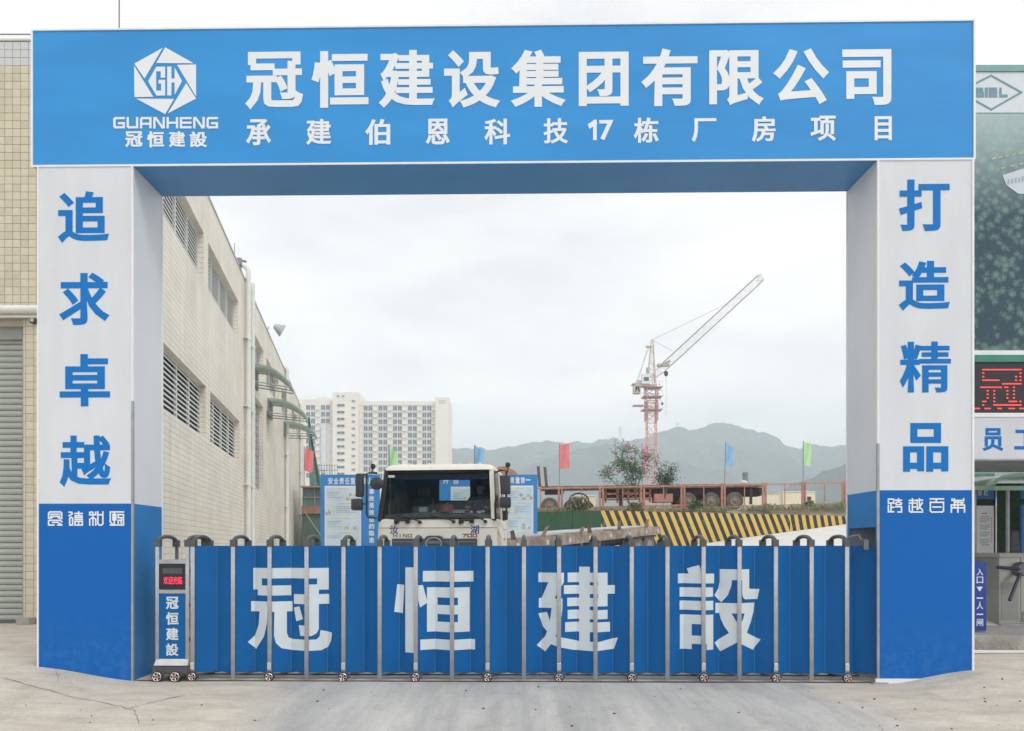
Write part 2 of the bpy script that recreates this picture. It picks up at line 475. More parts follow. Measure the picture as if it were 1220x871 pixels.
def mat_stripes():
    m = bpy.data.materials.new('hazard_stripes'); t, b = nodes(m); N = t.nodes; L = t.links
    tc = N.new('ShaderNodeTexCoord'); sx = N.new('ShaderNodeSeparateXYZ'); L.new(tc.outputs['Object'], sx.inputs[0])
    def mth(op, a, c):
        n = N.new('ShaderNodeMath'); n.operation = op
        for i, q in enumerate((a, c)):
            if isinstance(q, (int, float)): n.inputs[i].default_value = q
            else: L.new(q, n.inputs[i])
        return n.outputs[0]
    k = mth('MULTIPLY', mth('GREATER_THAN', sx.outputs[0], 10.4), -.24)
    k = mth('ADD', k, .45)
    u = mth('ADD', sx.outputs[0], mth('MULTIPLY', sx.outputs[2], k))
    fr = mth('FRACT', mth('DIVIDE', u, .445), 0)
    g = mth('GREATER_THAN', fr, .5)
    mx = N.new('ShaderNodeMixRGB'); L.new(g, mx.inputs[0]); mx.inputs[1].default_value = (.022, .028, .035, 1); mx.inputs[2].default_value = (.66, .44, .09, 1)
    n = N.new('ShaderNodeTexNoise'); n.inputs['Scale'].default_value = 3; n.inputs['Detail'].default_value = 8; L.new(tc.outputs['Object'], n.inputs['Vector'])
    r = N.new('ShaderNodeValToRGB'); r.color_ramp.elements[0].position = .55; r.color_ramp.elements[1].position = .8; r.color_ramp.elements[0].color = (0, 0, 0, 1); r.color_ramp.elements[1].color = (.5, .5, .5, 1); L.new(n.outputs[0], r.inputs[0])
    m2 = N.new('ShaderNodeMixRGB'); L.new(r.outputs[0], m2.inputs[0]); L.new(mx.outputs[0], m2.inputs[1]); m2.inputs[2].default_value = (.33, .30, .24, 1)
    L.new(m2.outputs[0], b.inputs['Base Color']); b.inputs['Roughness'].default_value = .7
    return m
stripes_mat = mat_stripes()
def mat_hill():
    m = bpy.data.materials.new('forest_hill'); t, b = nodes(m); N = t.nodes; L = t.links
    tc = N.new('ShaderNodeTexCoord')
    n = N.new('ShaderNodeTexNoise'); n.inputs['Scale'].default_value = .02; n.inputs['Detail'].default_value = 12; n.inputs['Roughness'].default_value = .75
    L.new(tc.outputs['Object'], n.inputs['Vector'])
    r = N.new('ShaderNodeValToRGB'); r.color_ramp.elements[0].position = .35; r.color_ramp.elements[1].position = .7
    r.color_ramp.elements[0].color = (.04, .07, .065, 1); r.color_ramp.elements[1].color = (.09, .12, .10, 1)
    L.new(n.outputs[0], r.inputs[0]); L.new(r.outputs[0], b.inputs['Base Color']); b.inputs['Roughness'].default_value = 1
    b.inputs['Specular IOR Level'].default_value = 0
    bp = N.new('ShaderNodeBump'); bp.inputs['Strength'].default_value = 1; bp.inputs['Distance'].default_value = 12
    n2 = N.new('ShaderNodeTexNoise'); n2.inputs['Scale'].default_value = .06; n2.inputs['Detail'].default_value = 8; L.new(tc.outputs['Object'], n2.inputs['Vector'])
    L.new(n2.outputs[0], bp.inputs['Height']); L.new(bp.outputs[0], b.inputs['Normal'])
    return m
hill_mat = mat_hill()
def mat_aerial():
    """print on the billboard: a wooded landscape seen from the air"""
    m = bpy.data.materials.new('printed_aerial_view'); t, b = nodes(m); N = t.nodes; L = t.links
    tc = N.new('ShaderNodeTexCoord')
    def ns(scale, det=4, st=(1, 1, 1)):
        mp = N.new('ShaderNodeMapping'); mp.inputs['Scale'].default_value = st; L.new(tc.outputs['Object'], mp.inputs[0])
        n = N.new('ShaderNodeTexNoise'); n.inputs['Scale'].default_value = scale; n.inputs['Detail'].default_value = det; L.new(mp.outputs[0], n.inputs['Vector']); return n
    v = N.new('ShaderNodeTexVoronoi'); v.inputs['Scale'].default_value = 8.5
    dn = ns(6, 3); mpx = N.new('ShaderNodeMixRGB'); mpx.inputs[0].default_value = .05; L.new(tc.outputs['Object'], mpx.inputs[1]); L.new(dn.outputs['Color'], mpx.inputs[2]); L.new(mpx.outputs[0], v.inputs['Vector'])
    r = N.new('ShaderNodeValToRGB'); r.color_ramp.elements[0].position = .05; r.color_ramp.elements[1].position = .62
    r.color_ramp.elements[0].color = (.13, .235, .21, 1); r.color_ramp.elements[1].color = (.018, .055, .085, 1); vm = N.new('ShaderNodeMath'); vm.operation = 'ADD'; L.new(v.outputs['Distance'], vm.inputs[0])
    vn = N.new('ShaderNodeMath'); vn.operation = 'MULTIPLY_ADD'; L.new(ns(30, 8).outputs[0], vn.inputs[0]); vn.inputs[1].default_value = 1.0; vn.inputs[2].default_value = -.45; L.new(vn.outputs[0], vm.inputs[1])
    cl = N.new('ShaderNodeMath'); cl.operation = 'MULTIPLY_ADD'; L.new(ns(1.6, 5).outputs[0], cl.inputs[0]); cl.inputs[1].default_value = 1.3; cl.inputs[2].default_value = -.68
    vb = N.new('ShaderNodeMath'); vb.operation = 'ADD'; L.new(vm.outputs[0], vb.inputs[0]); L.new(cl.outputs[0], vb.inputs[1]); L.new(vb.outputs[0], r.inputs[0])
    g = N.new('ShaderNodeMixRGB'); L.new(r.outputs[0], g.inputs[1]); g.inputs[2].default_value = (.11, .22, .19, 1)
    rr = N.new('ShaderNodeValToRGB'); rr.color_ramp.elements[0].position = .62; rr.color_ramp.elements[1].position = .72; L.new(ns(1.1, 7, (1, 1, 1.6)).outputs[0], rr.inputs[0]); L.new(rr.outputs[0], g.inputs[0])
    sx = N.new('ShaderNodeSeparateXYZ'); L.new(tc.outputs['Object'], sx.inputs[0])
    mr = N.new('ShaderNodeMapRange'); mr.inputs['From Min'].default_value = 7.2; mr.inputs['From Max'].default_value = 9.0; mr.inputs['To Max'].default_value = .9; L.new(sx.outputs[2], mr.inputs[0])
    h = N.new('ShaderNodeMixRGB'); L.new(mr.outputs[0], h.inputs[0]); L.new(g.outputs[0], h.inputs[1]); h.inputs[2].default_value = (.42, .55, .55, 1)
    L.new(h.outputs[0], b.inputs['Base Color']); b.inputs['Roughness'].default_value = .5
    return m
aerial_mat = mat_aerial()
def mat_glass():
    """thin tinted pane: clear tint plus a surface reflection that grows at grazing angles"""
    m = bpy.data.materials.new('windscreen_glass'); m.use_nodes = True; t = m.node_tree; t.nodes.clear()
    o = t.nodes.new('ShaderNodeOutputMaterial'); mx = t.nodes.new('ShaderNodeMixShader'); tr = t.nodes.new('ShaderNodeBsdfTransparent'); gs = t.nodes.new('ShaderNodeBsdfGlossy')
    tr.inputs[0].default_value = (.74, .82, .81, 1); gs.inputs['Roughness'].default_value = .04; gs.inputs['Color'].default_value = (.9, .95, 1, 1)
    fr = t.nodes.new('ShaderNodeFresnel'); fr.inputs['IOR'].default_value = 1.38
    t.links.new(fr.outputs[0], mx.inputs[0]); t.links.new(tr.outputs[0], mx.inputs[1]); t.links.new(gs.outputs[0], mx.inputs[2]); t.links.new(mx.outputs[0], o.inputs['Surface'])
    return m
glass_mat = mat_glass()
# ---------------------------------------------------------------- ground
def smooth(a, b, x):
    t = max(0., min(1., (x - a) / (b - a))); return t * t * (3 - 2 * t)
def ground_z(x, y):
    z = .0
    yb = smooth(8.0, 9.7, y)
    z += .19 * smooth(-4.75, -6.25, x) * yb
    z += .17 * smooth(4.65, 5.95, x) * yb * (1 - .5 * smooth(10.5, 12, y))
    z -= .06 * smooth(8.8, 6.0, y)
    if y > 13:
        h = max(0, min(3.3, 1.95 + .126 * (x - 9.7))) * smooth(-3, 3.2, x)
        s = min(1.0, (y - 13) / 25) ** .62
        z += h * s
    if y > 9 and x < -7: z = min(z, .2)
    return z + .006 * noise.noise(Vector((x * 1.1, y * 1.3, 0)))
def spaced(a, b, n): return [a + (b - a) * i / n for i in range(n)]
xs = [-2400, -1200, -500, -200, -80, -40, -25, -16] + spaced(-12, 12, 190) + [12, 14, 17, 20, 24, 30, 45, 80, 200, 500, 1200, 2400]
ys = [-300, -60, -20, -5, 0] + spaced(2, 6, 10) + spaced(6, 14, 75) + spaced(14, 40, 50) + [40, 44, 60, 120, 300, 700, 1300, 2400]
mb = MB()
vs = [(x, y, ground_z(x, y)) for y in ys for x in xs]; nx = len(xs)
mb.add(vs, [(j * nx + i, j * nx + i + 1, (j + 1) * nx + i + 1, (j + 1) * nx + i) for j in range(len(ys) - 1) for i in range(nx - 1)])
g = mb.build('ground', ground_mat, smooth=True, kind='structure')
# cracks and cold joints in the concrete
def crack(pts, w, name='ground_crack'):
    mb = MB(); prev = None
    out = []
    for a, b in zip(pts, pts[1:]):
        for k in range(10):
            f_ = k / 10; out.append((a[0] + (b[0] - a[0]) * f_, a[1] + (b[1] - a[1]) * f_))
    out.append(pts[-1])
    L = []
    for i, (x, y) in enumerate(out):
        x += .02 * noise.noise(Vector((x * 6, y * 6, 3))); y += .035 * noise.noise(Vector((x * 6, y * 6, 9)))
        ww = w * (.35 + .9 * abs(noise.noise(Vector((x * 4, y * 5, 1))))) * (1 if 0 < i < len(out) - 1 else .1)
        z = ground_z(x, y) + .004
        L.append(((x, y - ww, z), (x, y + ww, z)))
    for a, b in zip(L, L[1:]): mb.quad(a[0], b[0], b[1], a[1])
    return mb.build(name, M('crack_dark', (.13, .125, .12), .95, var=.3, scale=8), kind='structure')
def gpt(px, py, z=0.0):
    Y = (EYE - z) * F / (py - HY); return (PX(px, Y), Y)
crack([gpt(150, 842, .02), gpt(190, 835, .0), gpt(222, 828, 0)], .022)
crack([gpt(0, 818, .05), gpt(60, 822, .06), gpt(120, 832, .04), gpt(160, 845), gpt(166, 860)], .009)
crack([gpt(66, 797, .15), gpt(70, 812, .1)], .006)
crack([gpt(866, 806), gpt(960, 818), gpt(1040, 838)], .003)
mb = MB()
for k in range(46):
    x = random.uniform(3.4, 6.6) if k % 2 else random.uniform(-5.5, 3.5); y = random.uniform(7.4, 9.5); r = random.uniform(.006, .018)
    mb.lathe([(r * .3, -r * .2), (r, 0), (r * .8, r * .5), (r * .2, r * .7)], (x, y, ground_z(x, y) + .003), n=6)
mb.build('ground_grit', M('grit', (.14, .12, .10), .9, var=.3), kind='stuff', label='small stones and dry leaf scraps scattered on the concrete in front of the gate')
# ---------------------------------------------------------------- gateway
GA = -.0157
GO = Vector((-6.136, 9.936, 0))
gx = Vector((math.cos(GA), math.sin(GA), 0)); gy = Vector((-math.sin(GA), math.cos(GA), 0))
def gp(px, py, v=0.):
    """photo pixel -> (u, z) on the plane v of the gateway"""
    d = Vector(((px - CX) / F, 1, (HY - py) / F)); o = Vector((0, 0, EYE))
    t = ((GO + gy * v) - o).dot(gy) / d.dot(gy)
    p = o + d * t
    return (p - GO).dot(gx), p.z
gate_arch = thing('site_gateway', 'large blue and white gateway with lettered beam and columns over the site entrance', 'gateway', GO, GA)
D = .865; SK = -.031
def skew_box(mb, u0, u1, v0, v1, z0, z1):
    a = [(u0 + SK * v0, v0, z0), (u1 + SK * v0, v0, z0), (u1 + SK * v1, v1, z0), (u0 + SK * v1, v1, z0)]
    b = [(x, y, z1) for x, y, _ in a]
    return mb.hexa(a, b)
ZT = 8.41; ZB = 6.66
ul0, ul1 = 0.0, gp(158, 700)[0]
ur0, ur1 = gp(1046, 700)[0], gp(1159.5, 700)[0]
zl, zr = gp(100, 600)[1], gp(1100, 584)[1]
T = .012
def column(u0, u1, zs, inner, name):
    lo_front = MB(); skew_box(lo_front, u0, u1, 0, T, -.01, zs); lo_front.build('blue_front_panel', column_blue, gate_arch)
    hi_front = MB(); skew_box(hi_front, u0, u1, 0, T, zs, ZB); hi_front.build('white_front_panel', white_film, gate_arch)
    m = MB(); skew_box(m, u0, u1, D - T, D, -.01, ZB); m.build('back_panel', white_film, gate_arch)
    # outer side is plain, the side to the lane carries the colour split
    for (ua, ub, isin) in ((u0, u0 + T, inner < 0), (u1 - T, u1, inner > 0)):
        if isin and inner < 0:      # right column: slot the sliding gate runs into
            a = MB(); skew_box(a, ua, ub, T, .06, -.01, zs); skew_box(a, ua, ub, .80, D - T, -.01, zs); skew_box(a, ua, ub, .06, .80, 1.99, zs)
            a.build('blue_side_panel', side_blue, gate_arch)
        else:
            a = MB(); skew_box(a, ua, ub, T, D - T, -.01, zs); a.build('blue_side_panel', side_blue, gate_arch)
        a = MB(); skew_box(a, ua, ub, T, D - T, zs, ZB); a.build('white_side_panel', white_film, gate_arch)
column(ul0, ul1, zl, 1, 'l'); column(ur0, ur1, zr, -1, 'r')
# corner trims
def trim(u, v, z0, z1, w=.028, m=trim_grey):
    t_ = MB(); skew_box(t_, u - w / 2, u + w / 2, v - .012, v + .02, z0, z1); t_.build('corner_trim', m, gate_arch)
trim(ul1, -.0, 0, 3.62); trim(ul1, -.0, 3.62, ZB - .01, m=trim_white, w=.022)
trim(ur0, -.0, 0, 3.05); trim(ur0, -.0, 3.05, ZB - .01, m=trim_white, w=.022)
trim(ul0 + .006, -.0, .1, ZB - .01, w=.02, m=trim_white); trim(ur1 - .006, -.0, .1, ZB - .01, w=.026, m=trim_white)
trim(ul1 - .002, D, 0, ZB, w=.02, m=trim_white); trim(ur0 + .002, D, 0, ZB, w=.02, m=trim_white)
# beam
m = MB(); skew_box(m, ul0 - .06, ur1, 0.001, T, ZB, ZT); m.build('banner', banner_blue, gate_arch)
m = MB(); skew_box(m, ul1, ur0, T, D, ZB, ZB + T); m.build('soffit', soffit_blue, gate_arch)
m = MB(); skew_box(m, ul0 - .06, ur1, D - T, D, ZB + T, ZT); m.build('beam_back', banner_blue, gate_arch)
m = MB(); skew_box(m, ul0 - .06, ur1, T, D - T, ZT - T, ZT); skew_box(m, ul0 - .06, ul0 - .06 + T, T, D - T, ZB, ZT - T); skew_box(m, ur1 - T, ur1, T, D - T, ZB, ZT - T); m.build('beam_cover', soffit_blue, gate_arch)
m = MB(); skew_box(m, ul0 - .085, ur1 + .02, -.012, .03, ZT, ZT + .022); m.build('top_trim', trim_white, gate_arch)
m = MB(); skew_box(m, ul0 - .085, ur1 + .02, -.012, 0, ZB - .012, ZB + .012); m.build('lower_trim', trim_white, gate_arch)
m = MB(); skew_box(m, ul0 - .085, ul0 - .06, -.012, .03, ZB + .012, ZT); m.build('end_trim', trim_white, gate_arch)
m = MB(); skew_box(m, ur1, ur1 + .025, -.012, .03, ZB + .012, ZT); m.build('end_trim', trim_white, gate_arch)
# plinth plate and foot below the right column
m = MB(); skew_box(m, ur0 - .04, ur0 + .75, -.03, 0.0, -.01, .062); m.build('plinth_plate', trim_white, gate_arch)
m = MB(); m.box(ur0 - .09, ur0 + .1, -.07, .05, 0, .02); m.build('foot_plate', trim_grey, gate_arch)
def gl(shape, x0, y0, x1, y1, mat, v=-.004, name='character', fn=None):
    (a, zt) = gp(x0, y0, v); (b, zb) = gp(x1, y1, v)
    return put(shape, a, zb, b, zt, v, mat, gate_arch, name)
title = [('冠', 292, 62, 361, 130), ('恒', 371, 61, 439, 128), ('建', 451, 60, 518, 128), ('设', 529, 60, 596, 128), ('集', 608.5, 59.5, 674, 127), ('团', 689.5, 62, 749, 126),
         ('有', 764, 58, 831, 126), ('限', 845, 59.5, 910, 125), ('公', 921, 58, 988, 124), ('司', 1003.5, 59, 1062, 125)]
for ch, a, b, c, d_ in title: gl(glyph(ch, .034, .020 if ch in '冠建限' else .025), a, b, c, d_, letter_white)
sub = [('承', 293, 142, 323, 173), ('建', 364.5, 142, 395, 172.5), ('伯', 435, 142, 465, 172.5), ('恩', 507, 141.5, 536, 172), ('科', 577, 141.5, 608, 172), ('技', 647.5, 141, 677, 171),
       ('7', 714, 143, 731, 167), ('栋', 755, 140, 785, 170), ('厂', 824, 141, 853.5, 169), ('房', 895.5, 138.5, 924, 169), ('项', 965.5, 138, 996, 168), ('目', 1042, 138.5, 1062.5, 167)]
for ch, a, b, c, d_ in sub: gl(glyph(ch, .030, .020), a, b, c, d_, letter_white)
gl(strokes([[(1, 7.4), (5, 9.2), (5, 0)]], 3.2, (-.6, -1.6, 6.6, 10.8)), 701, 143, 711, 167, letter_white)
for ch, a, b, c, d_ in [('追', 69, 228, 130, 289), ('求', 70.5, 325, 130.5, 387), ('卓', 71, 422, 131, 484), ('越', 71, 519, 132.5, 580),
                        ('打', 1071, 214, 1131.5, 275), ('造', 1071, 311, 1132, 370), ('精', 1072, 407, 1133, 467.5), ('品', 1076, 504, 1130, 562)]:
    gl(glyph(ch, .026 if ch in '精越' else .034, .014 if ch == '精' else .022), a, b, c, d_, letter_blue)
# company mark: six facets round a small hexagon with GH
def lg(x, y): return (120 + x / 5.806, 40 + y / 5.806)
facets = [[(232, 208), (430, 98), (303, 312)], [(446, 95), (645, 206), (384, 204)], [(528, 216), (660, 214), (660, 436)], [(592, 343), (660, 450), (463, 553)], [(508, 452), (446, 558), (245, 450)], [(231, 222), (364, 438), (233, 440)]]
for fc in facets:
    q = [gp(*lg(*p), -.004) for p in fc]
    MB().add([(u, -.004, z) for u, z in q], [(0, 1, 2)]).build('logo_facet', letter_white, gate_arch)
# hexagon with the letters cut out: built as pieces left white
cut = [[(328, 330), (384, 230), (384, 425)], [(384, 230), (446, 230), (446, 262), (384, 262)], [(384, 394), (446, 394), (446, 428), (384, 428)],
       [(415, 262), (446, 262), (446, 306), (415, 306)], [(400, 320), (446, 320), (446, 346), (400, 346)], [(418, 346), (446, 346), (446, 394), (418, 394)],
       [(460, 230), (489, 230), (489, 428), (460, 428)], [(489, 312), (511, 312), (511, 340), (489, 340)], [(511, 236), (563, 330), (511, 424)]]
V_ = []; F_ = []
for fc in cut:
    i0 = len(V_); V_ += [((p[0] - 300) / 300, (500 - p[1]) / 300) for p in fc]; F_.append(list(range(i0, len(V_))))
sh = unite(V_, F_)
(a, zt) = gp(*lg(300, 200), -.004); (b, zb) = gp(*lg(600, 500), -.004)
put(sh, a, zb, b, zt, -.004, letter_white, gate_arch, 'logo_monogram')
LET = {'G': [[(10, 10), (1.2, 10), (0, 8.6), (0, 1.4), (1.2, 0), (10, 0), (10, 4.4), (5, 4.4)]], 'U': [[(0, 10), (0, 1.4), (1.2, 0), (10, 0), (10, 10)]],
       'A': [[(0, 0), (0, 8.6), (1.2, 10), (10, 10), (10, 0)], [(0, 3.8), (10, 3.8)]], 'N': [[(0, 0), (0, 10), (1.5, 10), (8.5, 0), (10, 0), (10, 10)]],
       'H': [[(0, 0), (0, 10)], [(10, 0), (10, 10)], [(0, 5), (10, 5)]], 'E': [[(10, 10), (0, 10), (0, 0), (10, 0)], [(0, 5), (10, 5)]]}
x = 135.0
for ch in 'GUANHENG':
    gl(strokes(LET[ch], 2.5, (-1.25, -1.25, 11.25, 11.25)), x, 139.5, x + 13.9, 153, letter_white, name='letter')
    x += 15.85
for ch, a, c in (('冠', 149, 170), ('恒', 175, 195.5), ('建', 201, 221), ('設', 226, 247)): gl(glyph(ch, .04, .025), a, 156.5, c, 175.5, letter_white)
seal_l = [
 [[(0, 6), (0, 9), (1, 10), (9, 10), (10, 9), (10, 6.2)], [(1.6, 8.2), (8.4, 8.2)], [(1.6, 6.6), (8.4, 6.6)], [(3.5, 6.6), (2, 5.3), (0, 5)], [(6.5, 6.6), (8, 5.3), (10, 5)], [(0, 0), (0, 3), (1, 3.6), (9, 3.6), (10, 2.5)], [(3, 2), (7, 2), (10, 0)], [(0, 0), (4, 0)], [(7, 0), (10, 0)]],
 [[(0, 9.8), (2, 9.6), (2.2, 8.3), (0, 7.2)], [(.4, 0), (.4, 5.2), (1.4, 6), (2.6, 5.2), (2.6, 0), (.4, 0)], [(4.4, 8.8), (10, 8.8)], [(7.2, 10), (7.2, 7.2)], [(4.6, 7), (4.6, 5.6), (9.8, 5.6), (9.8, 7), (4.6, 7)], [(4.4, 4.2), (10, 4.2)], [(4.4, 0), (4.4, 2.8), (10, 2.8), (10, 0), (4.4, 0)], [(7.2, 2.8), (7.2, 1.2)]],
 [[(0, 8), (0, 9.6), (1.6, 10)], [(0, 7.8), (4.6, 7.8), (4.6, 9.8)], [(2.4, 9.5), (2.4, 0)], [(0, 0), (0, 4.4), (2.4, 5.8), (4.6, 4.4), (4.6, 0)], [(6.2, 10), (6.2, 1), (7.2, 0), (9, 0), (10, 1), (10, 10)], [(6.2, 7.8), (10, 7.8)]],
 [[(0, 10), (10, 10)], [(0, 9), (0, 2.4), (2.4, 0)], [(0, 0), (10, 0)], [(2, 8.2), (2, 4), (4.2, 4), (4.2, 8.2)], [(3.1, 9), (3.1, 1.2)], [(10, 8), (10, 0)], [(6, 8), (9, 8)], [(6, 7.9), (6, 5.6), (8.6, 5.6), (8.6, 3.6), (6, 3.6)], [(6, 2.4), (6, 1.4)], [(8.3, 2.4), (8.3, 1.4)]]]
seal_r = [
 [[(0, 8.4), (0, 6.8), (4, 6.8), (4, 8.4)], [(0, 9.8), (4, 9.8)], [(0, 5), (0, .2), (4, .2)], [(2, 6.8), (2, .2)], [(2, 3.6), (4, 3.6)], [(5.4, 9), (10, 9)], [(7.7, 10), (7.7, 8)], [(5.4, 6.6), (7.7, 8), (10, 6.6)], [(6, 5.6), (9.6, 5.6)], [(5.6, 4), (10, 4), (10, 0), (7.4, 0)]],
 [[(0, 8.8), (4.6, 8.8)], [(2.3, 10), (2.3, 0)], [(0, 6.8), (4.6, 6.8)], [(0, 5), (0, 1), (1, 0), (10, 0)], [(2.3, 3.8), (4.6, 3.8)], [(5.4, 9), (10, 9)], [(6, 8.8), (6, 2)], [(7.6, 10), (7.8, 4), (10, 1.4)], [(9.8, 7), (6.8, 2.4)]],
 [[(0, 10), (10, 10)], [(5, 10), (4, 7.6)], [(0, 7.6), (0, 1), (1, 0), (9, 0), (10, 1), (10, 7.6)], [(0, 7.4), (10, 7.4)], [(2, 3.8), (8, 3.8)]],
 [[(.6, 10), (.6, 8.8), (9.4, 8.8), (9.4, 10)], [(2.4, 10), (2.4, 7.4), (7.6, 7.4)], [(0, 0), (0, 5.4), (10, 5.4), (10, 0)], [(5, 8.8), (5, 0)], [(2.4, 7), (2.4, 3.2), (7.6, 3.2)], [(0, 3.2), (10, 3.2)], [(9, 7.2), (7.4, 6)]]]
for s_, x0 in zip(seal_l, (57, 81.5, 106, 130.5)): gl(strokes(s_, 1.15, (-.6, -.6, 10.6, 10.6)), x0, 609, x0 + 17.5, 626.5, letter_white, name='seal_character')
for s_, x0 in zip(seal_r, (1057.5, 1082.5, 1107.5, 1132.5)): gl(strokes(s_, 1.15, (-.6, -.6, 10.6, 10.6)), x0, 593.5, x0 + 17.5, 611, letter_white, name='seal_character')
# ---------------------------------------------------------------- retractable gate
VG = .05                                    # its front plane
rg = thing('retractable_gate', 'steel concertina gate with blue folding panels closed across the lane', 'gate', GO + gx * 1.4, GA)
U0 = 1.4                                    # local origin of the gate along the gateway
def gu(px): return gp(px, 700, VG)[0] - U0
posts = [230, 278, 321.5, 365.5, 409.5, 452.5, 495.5, 538.6, 581, 624.2, 666, 709.4, 752.5, 795, 838, 880.7, 924, 966.5, 1008.7]
PU = [gu(p) for p in posts]
hook = []
def frame_bar():
    m = MB()
    m.box(-.029, .029, -.018, .018, .035, 1.79)
    return m
fb = frame_bar().build('frame_post', steel, rg, bevel=.013, smooth=True); fb.location = (PU[0], VG, 0)
BV = .60
def arch_mb():
    m = MB(); n = 12; pts = []
    for i in range(n + 1):
        a = PI * i / n
        pts.append((0, (VG + BV) / 2 - math.cos(a) * (BV - VG) / 2 - VG, 1.77 + .105 * math.sin(a) ** .75))
    m.tube(pts, .026, 8)
    m.box(-.036, .036, -.026, .055, 1.74, 1.83)
    m.box(-.036, .036, BV - VG - .055, BV - VG + .026, 1.74, 1.83)
    return m
ar = arch_mb().build('arch_cap', M('grey_cast', (.085, .095, .10), .5, metal=.3, var=.15), rg, smooth=True); ar.location = (PU[0], VG, 0)
bl = MB().box(-.018, .018, -.015, .015, .06, 1.76).build('rear_post', steel_dark, rg); bl.location = (PU[0], BV, 0)
wh = MB()
wh.lathe([(.045, -.02), (.058, -.016), (.062, 0), (.058, .016), (.045, .02)], (0, 0, 0), 'Y', 20)
wheel0 = wh.build('wheel', rubber, rg, smooth=True)
hb = MB()
hb.lathe([(.044, -.024), (.044, -.019)], (0, 0, 0), 'Y', 20)
rim = MB(); rim.lathe([(.047, -.028), (.050, -.024), (.047, -.018)], (0, 0, 0), 'Y', 20)
hub = MB()
for k in range(5):
    a = 2 * PI * k / 5
    hub.tube([(0, -.027, 0), (math.cos(a) * .042, -.027, math.sin(a) * .042)], .007, 5)
hub_o = hub.build('spokes', chrome, wheel0)
hb.build('hub_disc', black_plastic, wheel0)
rc = MB(); rc.lathe([(.014, -.036), (.014, -.02)], (0, 0, 0), 'Y', 12); rc.build('hub_cap', red_hub, wheel0)
rt = MB()
for k in range(20):
    a, b = 2 * PI * k / 20, 2 * PI * (k + 1) / 20
    rt.tube([(math.cos(a) * .045, -.024, math.sin(a) * .045), (math.cos(b) * .045, -.024, math.sin(b) * .045)], .004, 4)
rt.build('rim', chrome, wheel0)
def fork_mb():
    m = MB(); pts = []
    for i in range(9):
        a = PI * i / 8; pts.append((math.cos(a) * .066, -.004, .062 + math.sin(a) * .066))
    for a, b in zip(pts, pts[1:]): m.tube([a, b], .012, 6)
    return m
fk = fork_mb().build('wheel_fork', M('grey_cast', (.2, .2, .2)), rg); fk.location = (PU[0], VG - .01, 0)
cv = MB().box(-.026, .026, -.028, -.019, .155, .245).build('chrome_cover', chrome, rg, bevel=.004); cv.location = (PU[0], VG, 0)
wheel0.location = (PU[0], VG - .02, .062)
def copy_sub(src, loc, parent=None):
    o = inst(src, loc=loc, parent=parent)
    for c in list(src.children):
        q = c.copy(); COL.objects.link(q); q.parent = o
    return o
for i, u in enumerate(PU[1:], 1):
    inst(fb, loc=(u, VG, 0)); inst(ar, loc=(u, VG, 0)); inst(bl, loc=(u, BV, 0))
    if i % 2 == 0:
        copy_sub(wheel0, (u, VG - .02, .062)); inst(fk, loc=(u, VG - .01, 0)); inst(cv, loc=(u, VG, 0))
# a wheel at the back of the same frames
for i, u in enumerate(PU):
    if i % 2 == 0:
        m = MB(); m.lathe([(.045, -.02), (.06, -.014), (.06, .014), (.045, .02)], (u + .02, BV, .06), 'Y', 14); m.build('rear_wheel', rubber, rg, smooth=True)
# panels, folded backwards between the posts
FV = .125
PZ0, PZ1 = .105, 1.752
folds = []
seam_mat = bpy.data.materials.new('dotted_hinge'); t_, b_ = nodes(seam_mat)
wv = t_.nodes.new('ShaderNodeTexWave'); wv.bands_direction = 'Z'; wv.inputs['Scale'].default_value = 9.0; tc_ = t_.nodes.new('ShaderNodeTexCoord'); t_.links.new(tc_.outputs['Object'], wv.inputs['Vector'])
cr_ = t_.nodes.new('ShaderNodeValToRGB'); cr_.color_ramp.elements[0].position = .45; cr_.color_ramp.elements[1].position = .55; cr_.color_ramp.elements[0].color = (.01, .06, .16, 1); cr_.color_ramp.elements[1].color = (.10, .24, .36, 1)
t_.links.new(wv.outputs['Fac'], cr_.inputs[0]); t_.links.new(cr_.outputs[0], b_.inputs['Base Color'])
UU = PU + [gu(1008.7) + .30, gu(1008.7) + .52]
def panel(u0, v0, u1, v1):
    m = MB()
    dx, dy = u1 - u0, v1 - v0; l = math.hypot(dx, dy); nx_, ny_ = dy / l * .004, -dx / l * .004
    a = [(u0, v0, PZ0), (u1, v1, PZ0), (u1 - nx_, v1 - ny_, PZ0), (u0 - nx_, v0 - ny_, PZ0)]
    m.hexa(a, [(x, y, PZ1) for x, y, _ in a]); return m
p0 = VG + .004
for a, b in zip(PU, PU[1:]):
    mid = (a + b) / 2
    panel(a + .004, p0, mid - .002, p0 + FV).build('panel', panel_blue, rg)
    panel(mid + .002, p0 + FV, b - .004, p0).build('panel', panel_blue, rg)
    MB().box(mid - .004, mid + .004, p0 + FV - .005, p0 + FV + .003, PZ0, PZ1).build('hinge_seam', seam_mat, rg)
# folded remainder, running into the slot of the right column
a = PU[-1]
for (ua, va, ub, vb) in ((a + .02, p0 + .02, a + .16, p0 + .16), (a + .165, p0 + .16, a + .42, p0 + .03), (a + .425, p0 + .03, a + .60, p0 + .15)):
    panel(ua, va, ub, vb).build('panel', panel_blue, rg)
m = MB(); m.tube([(a + .25, VG + .03, 1.77), (a + .25, VG + .2, 1.88), (a + .25, VG + .5, 1.86)], .026, 8); m.box(a + .22, a + .28, VG, VG + .06, 1.7, 1.83); m.build('arch_cap', steel_dark, rg)
